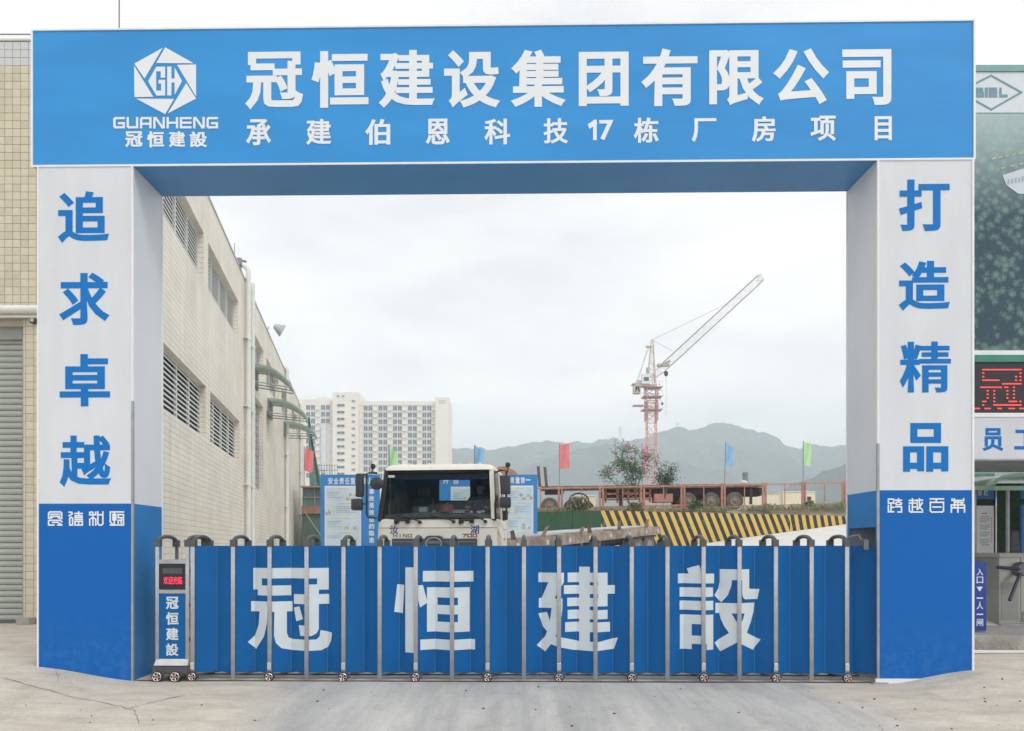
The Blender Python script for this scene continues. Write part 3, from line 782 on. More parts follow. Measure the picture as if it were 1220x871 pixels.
# bottom linkage rods
for zz, vv in ((.045, VG + .01), (.07, BV - .02)):
    m = MB(); m.tube([(PU[0], vv, zz), (PU[-1] + .3, vv, zz)], .009, 6); m.build('linkage_rod', steel_dark, rg)
for i in range(len(PU) - 1):
    m = MB(); c_ = (PU[i] + PU[i + 1]) / 2
    m.tube([(PU[i], VG + .03, .08), (PU[i + 1], BV - .03, .09)], .010, 5); m.tube([(PU[i + 1], VG + .03, .085), (PU[i], BV - .03, .095)], .010, 5)
    m.build('scissor_link', steel_dark, rg)
# lettering on the folds
def vfold(u):
    for a, b in zip(PU, PU[1:]):
        if a <= u <= b:
            mid = (a + b) / 2; t_ = 1 - abs(u - mid) / (mid - a); return p0 + FV * t_
    return p0
def fold_text(ch, x0, y0, x1, y1, rx, ry):
    vs, fs = glyph(ch, rx, ry)
    (a, zt) = gp(x0, y0, VG + .06); (b, zb) = gp(x1, y1, VG + .06); a -= U0; b -= U0
    bm = bmesh.new(); bv = [bm.verts.new((a + (b - a) * p, 0, zb + (zt - zb) * q)) for p, q in vs]
    for f in fs:
        try: bm.faces.new([bv[i] for i in f])
        except ValueError: pass
    for k, (p, q) in enumerate(zip(PU, PU[1:])):
        for uu in (p, (p + q) / 2):
            if a < uu < b:
                bmesh.ops.bisect_plane(bm, geom=list(bm.verts) + list(bm.edges) + list(bm.faces), plane_co=(uu, 0, 0), plane_no=(1, 0, 0), dist=1e-6)
    for v in bm.verts: v.co.y = vfold(v.co.x) - .006
    me = bpy.data.meshes.new('character'); bm.to_mesh(me); bm.free(); me.materials.append(letter_gate)
    o = bpy.data.objects.new('character', me); COL.objects.link(o); o.parent = rg
from mathutils.geometry import tessellate_polygon
def rect(a, b, c, d): return [(a, b), (c, b), (c, d), (a, d)]
TRACED = {
 '冠': (170, 620, 3.935, [[(512, 223), (868, 223), (868, 325), (818, 325), (818, 272), (558, 272), (558, 325), (512, 325)], rect(535, 305, 690, 352), rect(705, 346, 870, 392), rect(503, 380, 697, 428),
   [(545, 427), (590, 427), (588, 480), (570, 545), (525, 606), (490, 572), (520, 540), (540, 490)],
   [(622, 427), (672, 427), (672, 530), (680, 552), (700, 558), (815, 558), (828, 545), (832, 515), (885, 528), (880, 565), (865, 595), (835, 610), (690, 610), (650, 600), (628, 575), (620, 540)],
   [(776, 300), (825, 300), (825, 510), (815, 530), (795, 541), (740, 541), (732, 492), (770, 492), (776, 485)], [(705, 410), (735, 403), (755, 462), (718, 474)]]),
 '恒': (440, 620, 3.935, [rect(168, 220, 215, 620), [(128, 300), (163, 303), (155, 437), (115, 430)], [(222, 305), (252, 303), (273, 385), (240, 408), (225, 345)], rect(252, 237, 487, 287),
   rect(270, 314, 318, 523), rect(416, 314, 469, 523), rect(317, 314, 417, 362), rect(317, 397, 417, 440), rect(317, 476, 417, 523), rect(241, 558, 495, 607)]),
 '建': (440, 620, 3.935, [rect(793, 245, 912, 290), [(840, 289), (912, 289), (893, 320), (868, 366), (808, 366)], rect(795, 365, 905, 411), [(855, 410), (905, 410), (895, 490), (866, 560), (825, 617), (785, 587), (825, 545), (845, 490)],
   [(793, 438), (833, 430), (850, 480), (838, 525), (815, 500)], [(850, 542), (890, 545), (985, 568), (1080, 568), (1167, 550), (1148, 605), (1050, 612), (960, 610), (880, 590), (850, 580)],
   rect(985, 217, 1033, 569), rect(930, 245, 1118, 290), rect(1072, 245, 1118, 403), rect(912, 304, 1153, 345), rect(928, 363, 1118, 403), rect(930, 420, 1118, 463), rect(918, 477, 1130, 523)]),
 '設': (780, 660, 6.7, [[(262, 115), (350, 88), (360, 120), (362, 158), (275, 158)], rect(188, 157, 478, 235), rect(203, 267, 468, 343), rect(203, 374, 470, 448), rect(205, 485, 297, 762), rect(296, 485, 373, 560), rect(296, 652, 373, 718),
   [(372, 485), (470, 485), (470, 765), (410, 765), (410, 718), (372, 718)],
   [(528, 122), (758, 122), (758, 270), (768, 280), (843, 280), (828, 362), (720, 362), (700, 345), (692, 320), (692, 208), (615, 208), (608, 260), (585, 330), (540, 388), (480, 330), (515, 280), (528, 225)],
   [(490, 393), (807, 390), (797, 474), (490, 474)], [(525, 473), (610, 473), (640, 530), (665, 575), (735, 630), (850, 685), (795, 770), (690, 720), (600, 640), (560, 580), (535, 520)],
   [(715, 473), (795, 473), (775, 540), (735, 630), (655, 700), (532, 783), (482, 712), (592, 633), (665, 575), (700, 520)]])}
for ch, (ox_, oy_, sc_, polys) in TRACED.items():
    V_ = []; F_ = []
    for pl in polys:
        tr = tessellate_polygon([[Vector((x, y, 0)) for x, y in pl]]); i0 = len(V_)
        V_ += [(x / 1000, -y / 1000) for x, y in pl]; F_ += [[i0 + k for k in t3] for t3 in tr]
    vs, fs = unite(V_, F_)
    used = sorted({i for f in fs for i in f}); mp_ = {i: n for n, i in enumerate(used)}
    bx_ = [vs[i][0] for i in used]; by_ = [vs[i][1] for i in used]; X0, X1, Y0_, Y1_ = min(bx_), max(bx_), min(by_), max(by_)
    _G[(ch, 'traced', 0)] = ([((vs[i][0] - X0) / (X1 - X0), (vs[i][1] - Y0_) / (Y1_ - Y0_)) for i in used], [[mp_[i] for i in f] for f in fs])
    fold_text(ch, ox_ + X0 * 1000 / sc_, oy_ - Y1_ * 1000 / sc_, ox_ + X1 * 1000 / sc_, oy_ - Y0_ * 1000 / sc_, 'traced', 0)
# drive unit at the head of the gate
def hu(px): return gu(px)
def hz(py): return gp(205, py, VG)[1]
du = MB(); du.box(hu(190), hu(221.5), VG + .02, BV, hz(786), hz(668)); du = du.build('drive_unit', M('grey_housing', (.30, .30, .29), .5, metal=.3, var=.1), rg)
for a_, b_ in ((185.6, 190), (221.4, 225.8)):
    MB().box(hu(a_), hu(b_), VG - .015, VG + .03, .08, 1.79).build('corner_post', steel, du, bevel=.006, smooth=True)
for px_, r_ in ((187.8, 205), (223.6, 240)):
    o_ = inst(ar, parent=du, loc=(hu(px_), VG, 0)); inst(bl, parent=du, loc=(hu(px_), BV, 0))
MB().box(hu(190), hu(221.4), VG - .012, VG + .02, hz(671.5), hz(666.5)).build('top_bar', steel, du)
MB().box(hu(190), hu(221.4), VG - .004, VG + .02, hz(702.5), hz(671.8)).build('display_panel', M('gloss_black', (.012, .015, .03), .15, var=0), du)
MB().box(hu(194), hu(217), VG - .008, VG - .004, hz(683.4), hz(677)).build('display_window', M('lcd_grey', (.06, .08, .08), .3, var=.3, scale=60), du)
MB().box(hu(194), hu(217), VG - .008, VG - .004, hz(697.5), hz(685)).build('display_window', M('gloss_black', (.01, .012, .02), .15), du)
MB().box(hu(190), hu(221.4), VG - .010, VG + .02, hz(707), hz(702.6)).build('middle_bar', steel, du)
MB().box(hu(190), hu(221.4), VG - .002, VG + .02, hz(785), hz(707.2)).build('name_panel', panel_blue, du)
def dl(shape, x0, y0, x1, y1, mat, v, name='character'):
    (a, zt) = gp(x0, y0, v); (b, zb) = gp(x1, y1, v); put(shape, a - U0, zb, b - U0, zt, v, mat, du, name)
for k, ch in enumerate('欢迎光临'): dl(glyph(ch, 0, 0), 195 + 5.6 * k, 687, 200.2 + 5.6 * k, 696, led_red, VG - .0095, 'led_character')
for ch, y0 in (('冠', 711), ('恒', 729.5), ('建', 748), ('設', 766.5)): dl(glyph(ch, .034, .022), 197.6, y0, 212.8, y0 + 15, letter_gate, VG - .005)
q = MB(); q.add([(hu(186), VG - .07, hz(792)), (hu(225.6), VG - .07, hz(792)), (hu(225), VG - .01, hz(785)), (hu(187), VG - .01, hz(785)), (hu(186), VG + .02, hz(792)), (hu(225.6), VG + .02, hz(792)), (hu(225), VG + .02, hz(785)), (hu(187), VG + .02, hz(785))],
               [(0, 1, 2, 3), (4, 7, 6, 5), (0, 4, 5, 1), (1, 5, 6, 2), (2, 6, 7, 3), (3, 7, 4, 0)])
q.build('bright_skirt', M('brushed_plate', (.55, .55, .55), .55, metal=.2, var=.1, scale=10), du)
MB().box(hu(183.5), hu(225.4), VG - .05, BV, hz(802), hz(792.4)).build('base_box', M('grey_cast', (.2, .2, .2)), du, bevel=.01)
for px_ in (190.7, 212):
    o_ = copy_sub(wheel0, (hu(px_), VG - .065, .066)); o_.scale = (1.2, 1.2, 1.2)
    f2 = inst(fk, loc=(hu(px_), VG - .05, 0), scale=(1.15, 1.1, 1.1))
m = MB()
for zz in (.5, .95, 1.4): m.box(hu(226.5), hu(229), VG + .04, BV - .1, zz, zz + .05)
m.build('side_bracket', steel_dark, rg)
# guide track in the concrete
m = MB(); t0 = GO + gx * 1.2 + gy * VG; t1 = GO + gx * 10.8 + gy * VG
for off in (-.012, BV - VG - .02):
    a, b = t0 + gy * off, t1 + gy * off
    m.hexa([a + Vector((0, -.02, -.01)), b + Vector((0, -.02, -.01)), b + Vector((0, .02, -.01)), a + Vector((0, .02, -.01))], [a + Vector((0, -.02, .012)), b + Vector((0, -.02, .012)), b + Vector((0, .02, .012)), a + Vector((0, .02, .012))])
m.build('gate_track', M('track_dark', (.09, .085, .08), .7, metal=.3, var=.3, scale=6), kind='structure')
# ---------------------------------------------------------------- factory building on the left
FC = Vector((-7.6, 15.6, 0.0))
fang = math.atan2(1.0, -.193)
fac = thing('factory_building', 'long beige tiled two storey factory hall with white louvred windows left of the gate', 'building', FC, 0)
def wY(px): return 4.589 / ((610 - px) / F - .193)
def wt(px): return (wY(px) - 15.6) * math.sqrt(1 + .193 ** 2)
WR = Matrix.Rotation(fang, 4, 'Z')
def wl(m):          # wall-local mesh (x along the wall, y inwards) -> building-local
    m.v = [tuple(WR @ Vector(v)) for v in m.v]; return m
LEN = 43.5; ROOF = 12.1
class WallPiece: pass
wall_obj_parent = fac
# openings (t0, t1, z0, z1, bays, slats as parts)
t1a, t1b = wt(245.3) - 5.6, wt(245.3)
t2a, t2b = wt(250.6), wt(285.5)
ops = [(t1a, t1b, 4.93, 6.45, 4, True), (t2a, t2b, 4.93, 6.45, 4, True), (t1a, t1b - .3, 9.4, 10.78, 4, True), (t2a - .3, t2b - .3, 9.4, 10.78, 4, True),
       (wt(300), wt(314), 9.45, 10.78, 3, False), (wt(317.5), wt(332), 9.45, 10.78, 4, False), (wt(335.5), wt(345), 9.45, 10.78, 4, False), (wt(347.5), wt(353.5), 9.45, 10.78, 4, False),
       (wt(304), wt(313.5), 4.3, 8.2, 0, False), (wt(317.5), wt(321.5), 6.9, 8.3, 1, False)]
ts = sorted({0, LEN} | {o[0] for o in ops} | {o[1] for o in ops}); zs_ = sorted({0, ROOF} | {o[2] for o in ops} | {o[3] for o in ops})
m = MB(); WT = .5
for a, b in zip(ts, ts[1:]):
    run = None
    for c, d_ in zip(zs_, zs_[1:]):
        hole = any(o[0] - 1e-6 <= a and b <= o[1] + 1e-6 and o[2] - 1e-6 <= c and d_ <= o[3] + 1e-6 for o in ops)
        if hole:
            if run: m.box(a, b, 0, WT, run[0], run[1]); run = None
        else: run = (c, d_) if run is None else (run[0], d_)
    if run: m.box(a, b, 0, WT, run[0], run[1])
# build as an object of its own rotation so that the tile courses follow the wall
wall = m.build('tiled_side_wall', wall_tiles, fac); wall.rotation_euler = (0, 0, fang)
slat_w = M('louvre_white', (.70, .72, .70), .5, var=.08)
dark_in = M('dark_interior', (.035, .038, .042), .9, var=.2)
def wobj(m, name, mat, parent=wall, **k): return m.build(name, mat, parent, **k)
for (a, b, z0, z1, bays, fine) in ops:
    fr = MB(); yy = .20
    if bays == 0:      # pale grid block panel
        win = wobj(MB().box(a, b, .22, .26, z0, z1), 'block_window', M('glass_block', (.50, .53, .55), .35, var=.08, scale=3))
        gg = MB()
        n_ = int((z1 - z0) / .32)
        for i in range(n_ + 1): gg.box(a, b, .205, .22, z0 + i * .32 - .012, z0 + i * .32 + .012)
        for i in range(6): x_ = a + (b - a) * i / 5; gg.box(x_ - .012, x_ + .012, .20, .219, z0, z1)
        wobj(gg, 'grid', M('grid_grey', (.25, .27, .28), .7), win)
        continue
    fr.box(a, b, yy - .03, yy + .03, z0, z0 + .05); fr.box(a, b, yy - .03, yy + .03, z1 - .05, z1)
    for i in range(bays + 1):
        x_ = a + (b - a) * i / bays; fr.box(max(a, x_ - .035), min(b, x_ + .035), yy - .035, yy + .035, z0 + .05, z1 - .05)
    win = wobj(fr, 'louvre_window', slat_w)
    wobj(MB().box(a, b, yy + .037, yy + .06, z0, z1), 'gap_shade_sheet', dark_in, win)  # added dark sheet: its colour gives the shade in the louvre gaps
    n_ = 11; ph = (z1 - z0 - .1) / n_; bw = (b - a) / bays - .07
    sm = MB(); sm.hexa([(0, -.035, -.024), (bw, -.035, -.024), (bw, -.023, -.022), (0, -.023, -.022)], [(0, -.035, .018), (bw, -.035, .018), (bw, -.023, .020), (0, -.023, .020)])
    first = None
    if fine:
        for i in range(bays):
            for k in range(n_):
                loc = (a + (b - a) * i / bays + .035, yy, z0 + .05 + ph * (k + .5))
                if first is None: first = wobj(sm, 'slat', slat_w, win); first.location = loc
                else: inst(first, loc=loc)
    else:
        al = MB()
        for i in range(bays):
            for k in range(n_):
                loc = (a + (b - a) * i / bays + .035, yy, z0 + .05 + ph * (k + .5))
                al.add([tuple(Vector(v) + Vector(loc)) for v in sm.v], sm.f)
        wobj(al, 'slats', slat_w, win, kind='stuff')
wobj(MB().box(.3, LEN - .3, WT, WT + .1, .3, ROOF - .4), 'unlit_interior_sheet', dark_in)  # added dark sheet standing in for the unlit hall behind the openings
wobj(MB().box(-.02, LEN, -.03, WT, ROOF, ROOF + .06), 'coping', M('coping', (.55, .55, .54), .6))
# body of the hall behind the two tiled walls
e2 = Vector((-.193, 1, 0)).normalized() * LEN
m = MB(); foot = [(-9.5, .5, 0), (-.75, .5, 0), (e2.x - .7, e2.y - .1, 0), (e2.x - 12, e2.y - .1, 0)]
m.prism(foot, (0, 0, ROOF - .5)); m.build('hall_body', M('hall_back', (.5, .47, .4), .8), fac)
# front (street) facade, with roller shutter opening
SX0, SX1, SZ1 = -16 + 7.6, PX(28.3, 15.6) + 7.6, 6.24
m = MB(); m.box(-9.5, SX0 + 2.0, .0, .5, 0, ROOF - .45); m.box(SX0 + 2.0, SX1, .0, .5, SZ1, ROOF - .45); m.box(SX1, -.02, .0, .5, 0, ROOF - .45)
m.build('tiled_front_wall', M('tile_grout', (.42, .38, .29), .8, var=.12), fac)
grey_tile = M('tile_pale_grey', (.56, .57, .58), .45, var=.05, scale=4)
tmats = [M('tile_beige_%d' % i, c, .4, var=.05, scale=5) for i, c in enumerate([(.56, .51, .385), (.60, .55, .425), (.535, .485, .36), (.59, .53, .40)])]
PIT = .1605; TX0 = PX(-3, 15.6) + 7.6
fw = MB().box(-9.5, SX0 + 2.0, -.008, -.002, 0, ROOF - .45)
fw.box(SX0 + 2.0, TX0, -.008, -.002, SZ1 + .1, ROOF - .45); fw.build('front_tiling', face_tiles, fac)
src = {}
def tile(x, z, w, h, mat, i):
    key = (round(w, 3), round(h, 3), mat.name)
    if key not in src:
        o = MB().box(0, w, -.012, 0, 0, h).build('tile', mat, fac, bevel=.0); src[key] = o; o.location = (x, -.0005, z)
    else: o = inst(src[key], loc=(x, -.0005 - random.uniform(0, .003), z))
rows = int((ROOF - .45 + .45 - SZ1) / PIT)
zt_ = PZ(50, 15.6)
gap = .009
cols = 5
k = 0
z = zt_ - PIT
while z > 6.25 + .02:
    for c in range(cols):
        mt = grey_tile if z > PZ(79, 15.6) else random.choice(tmats)
        tile(TX0 + c * PIT, z, PIT - gap, PIT - gap, mt, k)
    z -= PIT
while z > .25:
    for c in range(2):
        x_ = SX1 + .055 + c * PIT
        tile(x_, z, PIT - gap, PIT - gap, random.choice(tmats), k)
    tile(SX1, z, .045, PIT - gap, tmats[0], 0)
    z -= PIT
m = MB(); m.box(-9.5, 0, -.0, .5, ROOF - .449, zt_ + .01); m.build('parapet', M('tile_grout', (.27, .24, .18)), fac)
m = MB(); m.box(-9.5, -.0, -.03, .52, zt_ + .011, zt_ + .05); m.build('front_coping', M('coping', (.55, .55, .54)), fac)
x_ = TX0 + cols * PIT
m = MB(); m.box(x_, -.02, -.008, -.002, 0.2, zt_); m.build('front_tiling', face_tiles, fac)
# roller shutter
sh_ = MB(); sh_.box(SX0 + 2.0, SX1, .10, .16, 6.0, SZ1 - .002); sh_.box(SX1 - .06, SX1 - .001, .05, .3, .2, 6.0); shut = sh_.build('roller_shutter', M('shutter_guide', (.30, .31, .29), .6, var=.1), fac)
pitch = .1236; sl0 = None
shm = M('shutter_grey_green', (.38, .405, .37), .45, metal=.25, var=.10, scale=3)
for k in range(47):
    m = MB(); pr = [(0, 0), (-.018, .02), (-.026, .05), (-.022, .09), (-.004, .114), (.004, .118), (.012, .118), (.012, 0)]
    if sl0 is None:
        m.prism([(SX0 + 2.0, y, z) for y, z in pr], (SX1 - .062 - (SX0 + 2.0), 0, 0)); sl0 = m.build('shutter_slat', shm, shut); sl0.location = (0, .2, .24)
    else: inst(sl0, loc=(0, .2 + random.uniform(-.004, .004), .24 + k * pitch))
MB().box(SX0 + 2.0, SX1 - .062, .165, .24, .19, .245).build('bottom_rail', M('shutter_rail', (.10, .10, .10), .6), shut)
MB().box(SX1, SX1 + .26, -.25, -.02, 0.1, .33).build('base_block', M('concrete_block', (.33, .31, .28), .9, var=.2, bump=.4), fac)
m = MB(); zp = PZ(368, 15.4); m.tube([(-9, -.16, zp), (-.6, -.16, zp)], .085, 14); m.build('horizontal_pipe', white_pipe, fac, smooth=True)
m = MB(); zp = PZ(376, 15.4); m.tube([(-9, -.13, zp), (-.6, -.13, zp)], .028, 10); m.build('conduit', white_pipe, fac, smooth=True)
# roof rail wire and lightning rod
zr_ = PZ(37, 15.6)
m = MB(); m.tube([(-9.4, .1, zr_), (-.1, .1, zr_)], .014, 6)
for q_ in (-9.4, -4.6, -.1): m.tube([(q_, .1, zt_ + .05), (q_, .1, zr_)], .012, 6)
m.build('roof_rail', M('rail_grey', (.25, .26, .30), .6), fac)
m = MB(); xl = PX(142, 16.4) + 7.6; m.tube([(xl, .8, ROOF - .5), (xl, .8, 15.2)], .014, 6); m.build('lightning_rod', M('rod_blue_grey', (.16, .18, .26), .6), fac)
# downpipes on the side wall
def dpipe(px, py_top, r, head=True):
    t_ = wt(px) - .15; Y_ = wY(px); z_ = PZ(py_top, Y_)
    m = MB(); pts = [(t_, -.14, .0), (t_, -.14, z_ - .25)]
    if head:
        for i in range(1, 5): a = PI / 2 * i / 4; pts.append((t_, -.14 + .25 * (1 - math.cos(a)), z_ - .25 + .25 * math.sin(a)))
    else: pts.append((t_, -.14, z_))
    m.tube(pts, r, 12)
    for zz in (4.2, 7.2, 9.8): m.lathe([(r * 1.25, -.04), (r * 1.25, .04)], (t_, -.14, zz), n=12); m.box(t_ - .3, t_ + .02, -.15, .0, zz - .015, zz + .015)
    wobj(m, 'downpipe', white_pipe, smooth=True)
dpipe(292, 318, .10); dpipe(297.5, 339, .085, False); dpipe(339.5, 437, .11, True); dpipe(356.5, 480, .11, True)
m = MB(); t_ = wt(283); m.tube([(t_, .1, ROOF), (t_, .1, ROOF + .75)], .012, 5); m.tube([(t_ + .6, .0, ROOF), (t_ + .6, 0, ROOF + .35), (t_ + .9, -.15, ROOF + .42)], .05, 6); m.box(t_ + .2, t_ + .45, -.1, .15, ROOF + .05, ROOF + .3)
wobj(m, 'roof_fitting', M('fitting_grey', (.25, .26, .28), .6))
# floodlight on the roof edge
fl = MB(); t_ = wt(320)
fl.lathe([(.10, 0), (.16, .12), (.30, .42), (.33, .45), (.30, .45), (.02, .40)], (0, 0, 0), 'Z', 18)
R_ = Matrix.Rotation(math.radians(118), 4, 'X') @ Matrix.Rotation(math.radians(18), 4, 'Y'); fl.v = [tuple(R_ @ Vector(v)) for v in fl.v]
fl.v = [(v[0] + t_, v[1] - .25, v[2] + ROOF + .42) for v in fl.v]
fl.tube([(t_, .1, ROOF), (t_, .0, ROOF + .35)], .03, 6)
flood = thing('roof_floodlight', 'round silver floodlight on the parapet of the tiled hall', 'floodlight', FC, 0)
fo = fl.build('lamp_housing', M('lamp_silver', (.45, .47, .50), .35, metal=.6, var=.1), flood, smooth=True); fo.rotation_euler = (0, 0, fang)
# green arched awnings on the side wall
def awning(px0, py_top, drop, proj, run, label):
    t_ = wt(px0); Y_ = wY(px0); zt2 = PZ(py_top, Y_)
    p = WR @ Vector((t_, 0, 0)) + FC
    a = thing('awning', label, 'awning', (p.x, p.y, zt2), fang, 'green arched awnings along the tiled wall')
    def arc(x, r):
        m = MB(); pts = []
        for i in range(11):
            s_ = i / 10; pts.append((x, -proj * s_, -drop * s_ ** 2.6))
        m.tube(pts, r, 8); return m
    for k in range(4): arc(run * k / 3, .042).build('rib', M('awning_green_pipe', (.42, .52, .47), .45, var=.1), a, smooth=True)
    m = MB()
    for i in range(10):
        s0, s1 = i / 10, (i + 1) / 10
        y0, z0, y1, z1 = -proj * s0, -drop * s0 ** 2.6 + .065, -proj * s1, -drop * s1 ** 2.6 + .065
        m.hexa([(-.1, y0, z0), (run + .1, y0, z0), (run + .1, y1, z1), (-.1, y1, z1)], [(-.1, y0, z0 + .012), (run + .1, y0, z0 + .012), (run + .1, y1, z1 + .012), (-.1, y1, z1 + .012)])
    m.build('sheet', M('awning_sheet', (.58, .70, .64), .3, var=.1, alpha=.45), a, smooth=True)
    m = MB()
    for x_ in (0, run * .5, run): m.tube([(x_, 0, -.62), (x_, -proj * .97, -drop - .03)], .028, 6); m.tube([(x_, -proj * .42, -.08), (x_, -proj * .42, -.72)], .018, 6)
    m.tube([(0, -proj * .45, -.72), (run, -proj * .45, -.72)], .022, 6)
    m.build('brace', M('brace_grey', (.33, .36, .35), .5), a)
    m = MB(); m.box(-.05, run + .05, -.06, 0, -.75, .0); m.build('wall_strip', M('strip_dark', (.16, .19, .18), .6), a)
awning(301, 436, .80, 1.55, 1.3, 'nearest green arched awning, high on the tiled wall beside the white downpipes')
awning(319, 476, .72, 1.75, 1.5, 'second green arched awning on the tiled wall, behind the nearest one')
awning(338, 503, .60, 1.75, 2.0, 'farthest green arched awning at the end of the tiled wall')
# small camera on the left column
cm = thing('security_camera', 'tiny black security camera fixed to the outer edge of the left gate column', 'camera', P(46, 383, 9.95))
m = MB(); m.box(-.09, -.005, -.05, .05, -.03, .03); m.build('camera_body', black_plastic, cm, bevel=.008)
m = MB(); m.tube([(-.03, 0, .02), (.03, 0, .05)], .012, 6); m.lathe([(.024, -.02), (.026, -.005)], (-.05, -.045, 0), 'Y', 12); m.build('bracket', trim_grey, cm)
# ---------------------------------------------------------------- far apartment block
AY = 340.0
apt = thing('apartment_block', 'tall cream apartment block with rows of windows far behind the truck', 'building', (PX(450, AY), AY, 0))
def ax(px, y=AY): return PX(px, y) - apt.location.x
def bx(px0, px1, py0, py1, y0, y1, m=None, base=None):
    m = m or MB(); return m.box(ax(px0), ax(px1), y0 - AY, y1 - AY, base if base is not None else PZ(py1, AY), PZ(py0, AY))
bx(340, 398, 476, 0, AY, AY + 16, base=0).build('left_wing', apt_wall, apt)
bx(398, 428.5, 469, 0, AY - 3, AY + 16, base=0).build('stair_tower', apt_wall, apt)
bx(428.5, 521, 478, 0, AY, AY + 16, base=0).build('main_wing', apt_wall, apt)
bx(519.5, 535.3, 475, 0, AY - 3, AY + 16, base=0).build('end_tower', apt_wall, apt)
m = bx(367, 395, 473.5, 476, AY + 4, AY + 12); bx(374, 387, 470.5, 473.4, AY + 5, AY + 11, m); m.build('roof_hut', apt_wall, apt)
rows_ = [486.5 + 8.08 * i for i in range(12)]
wf = None
def window(px, py, w, h, dy=-.12, nm='window'):
    x0, x1 = ax(px), ax(px + w); z1, z0 = PZ(py - h / 2, AY), PZ(py + h / 2, AY)
    key = ('w', round(w, 1), round(h, 1))
    X_, Z_ = (x0 + x1) / 2, (z0 + z1) / 2; hw, hh = (x1 - x0) / 2, (z1 - z0) / 2
    if key not in _G:
        m = MB(); e = .09
        m.box(-hw, hw, -.1, 0, -hh, -hh + e); m.box(-hw, hw, -.1, 0, hh - e, hh); m.box(-hw, -hw + e, -.1, 0, -hh + e, hh - e); m.box(hw - e, hw, -.1, 0, -hh + e, hh - e); m.box(-.05, .05, -.1, 0, -hh + e, hh - e)
        o = m.build(nm, apt_white, apt)
        pn = MB(); pn.box(-hw + e, hw - e, -.04, .03, -hh + e, hh - e); pn.build('pane', apt_glass, o)
        _G[key] = o; o.location = (X_, dy, Z_)
    else:
        o = copy_sub(_G[key], (X_, dy, Z_))
    return o
balc = None
def balcony(px, py, w):
    global balc
    x0 = ax(px); wd = ax(px + w) - x0
    if balc is None:
        m = MB(); m.box(0, wd, -.7, 0, -.12, .0); m.box(0, wd, -.7, -.62, 0, .9); m.box(0, .1, -.62, 0, 0, .9); m.box(wd - .1, wd, -.62, 0, 0, .9)
        balc = m.build('balcony', apt_white, apt); balc['_w'] = wd; balc.location = (x0, 0, PZ(py, AY))
    else: inst(balc, loc=(x0, 0, PZ(py, AY)), scale=(wd / balc['_w'], 1, 1))
for ry in rows_[:11]:
    for pr_ in (433.2, 450.8, 468.2, 486, 503.2):
        window(pr_, ry, 5.0, 5.9); window(pr_ + 5.8, ry, 5.0, 5.9)
        balcony(pr_ + 11.2, ry + 2.6, 5.2)
    for pr_ in (364.8, 382.6):
        window(pr_, ry - 1, 5.0, 5.9)
        if not (pr_ > 380 and ry > 508): window(pr_ + 5.8, ry - 1, 5.0, 5.9)
        balcony(pr_ + 11.2, ry + 1.8, 5.2)
for k in range(11):
    window(403.3, 484.5 + 8.1 * k, 9.2, 3.4, -3.1); window(420.6, 479.5 + 8.1 * k, 4.4, 2.6, -3.1)
window(403.2, 473.6, 3, 2.6, -3.1); window(409.4, 473.6, 3, 2.6, -3.1)
m = MB()
for i in range(12): z_ = PZ(478.5 + 8.08 * i + 3.4, AY); m.box(ax(428.6), ax(519.4), -.25, 0, z_ - .3, z_)
m.build('floor_band', apt_white, apt)
m = MB(); m.box(ax(383.6), ax(389), -1.2, 0, PZ(560, AY), PZ(505, AY)); m.build('lift_shaft', M('shaft_pale_blue', (.60, .65, .72), .6), apt)
m = MB(); m.box(ax(523.5), ax(531), -3.1, -3.0, PZ(482, AY), PZ(481.4, AY)); m.box(ax(523.5), ax(531), -3.1, -3.0, PZ(479.6, AY), PZ(479, AY)); m.build('vent_grille', M('vent', (.3, .3, .3), .7), apt)
lb = thing('low_annex', 'low grey rooftop annex with a railing just above the left notice board', 'building', (PX(390, 90), 90, 0))
m = MB(); m.box(-1.4, 1.4, 0, 3, 0, PZ(566, 90)); m.build('wall', M('annex_grey', (.33, .36, .34), .8, var=.15), lb)
m = MB()
for zz in (554, 560): m.box(-1.3, 1.2, -.05, 0, PZ(zz, 90) - .05, PZ(zz, 90))
for i in range(9): m.box(-1.3 + i * .31, -1.26 + i * .31, -.05, 0, PZ(567, 90), PZ(554, 90))
m.build('railing', M('annex_rail', (.16, .22, .20), .7), lb)
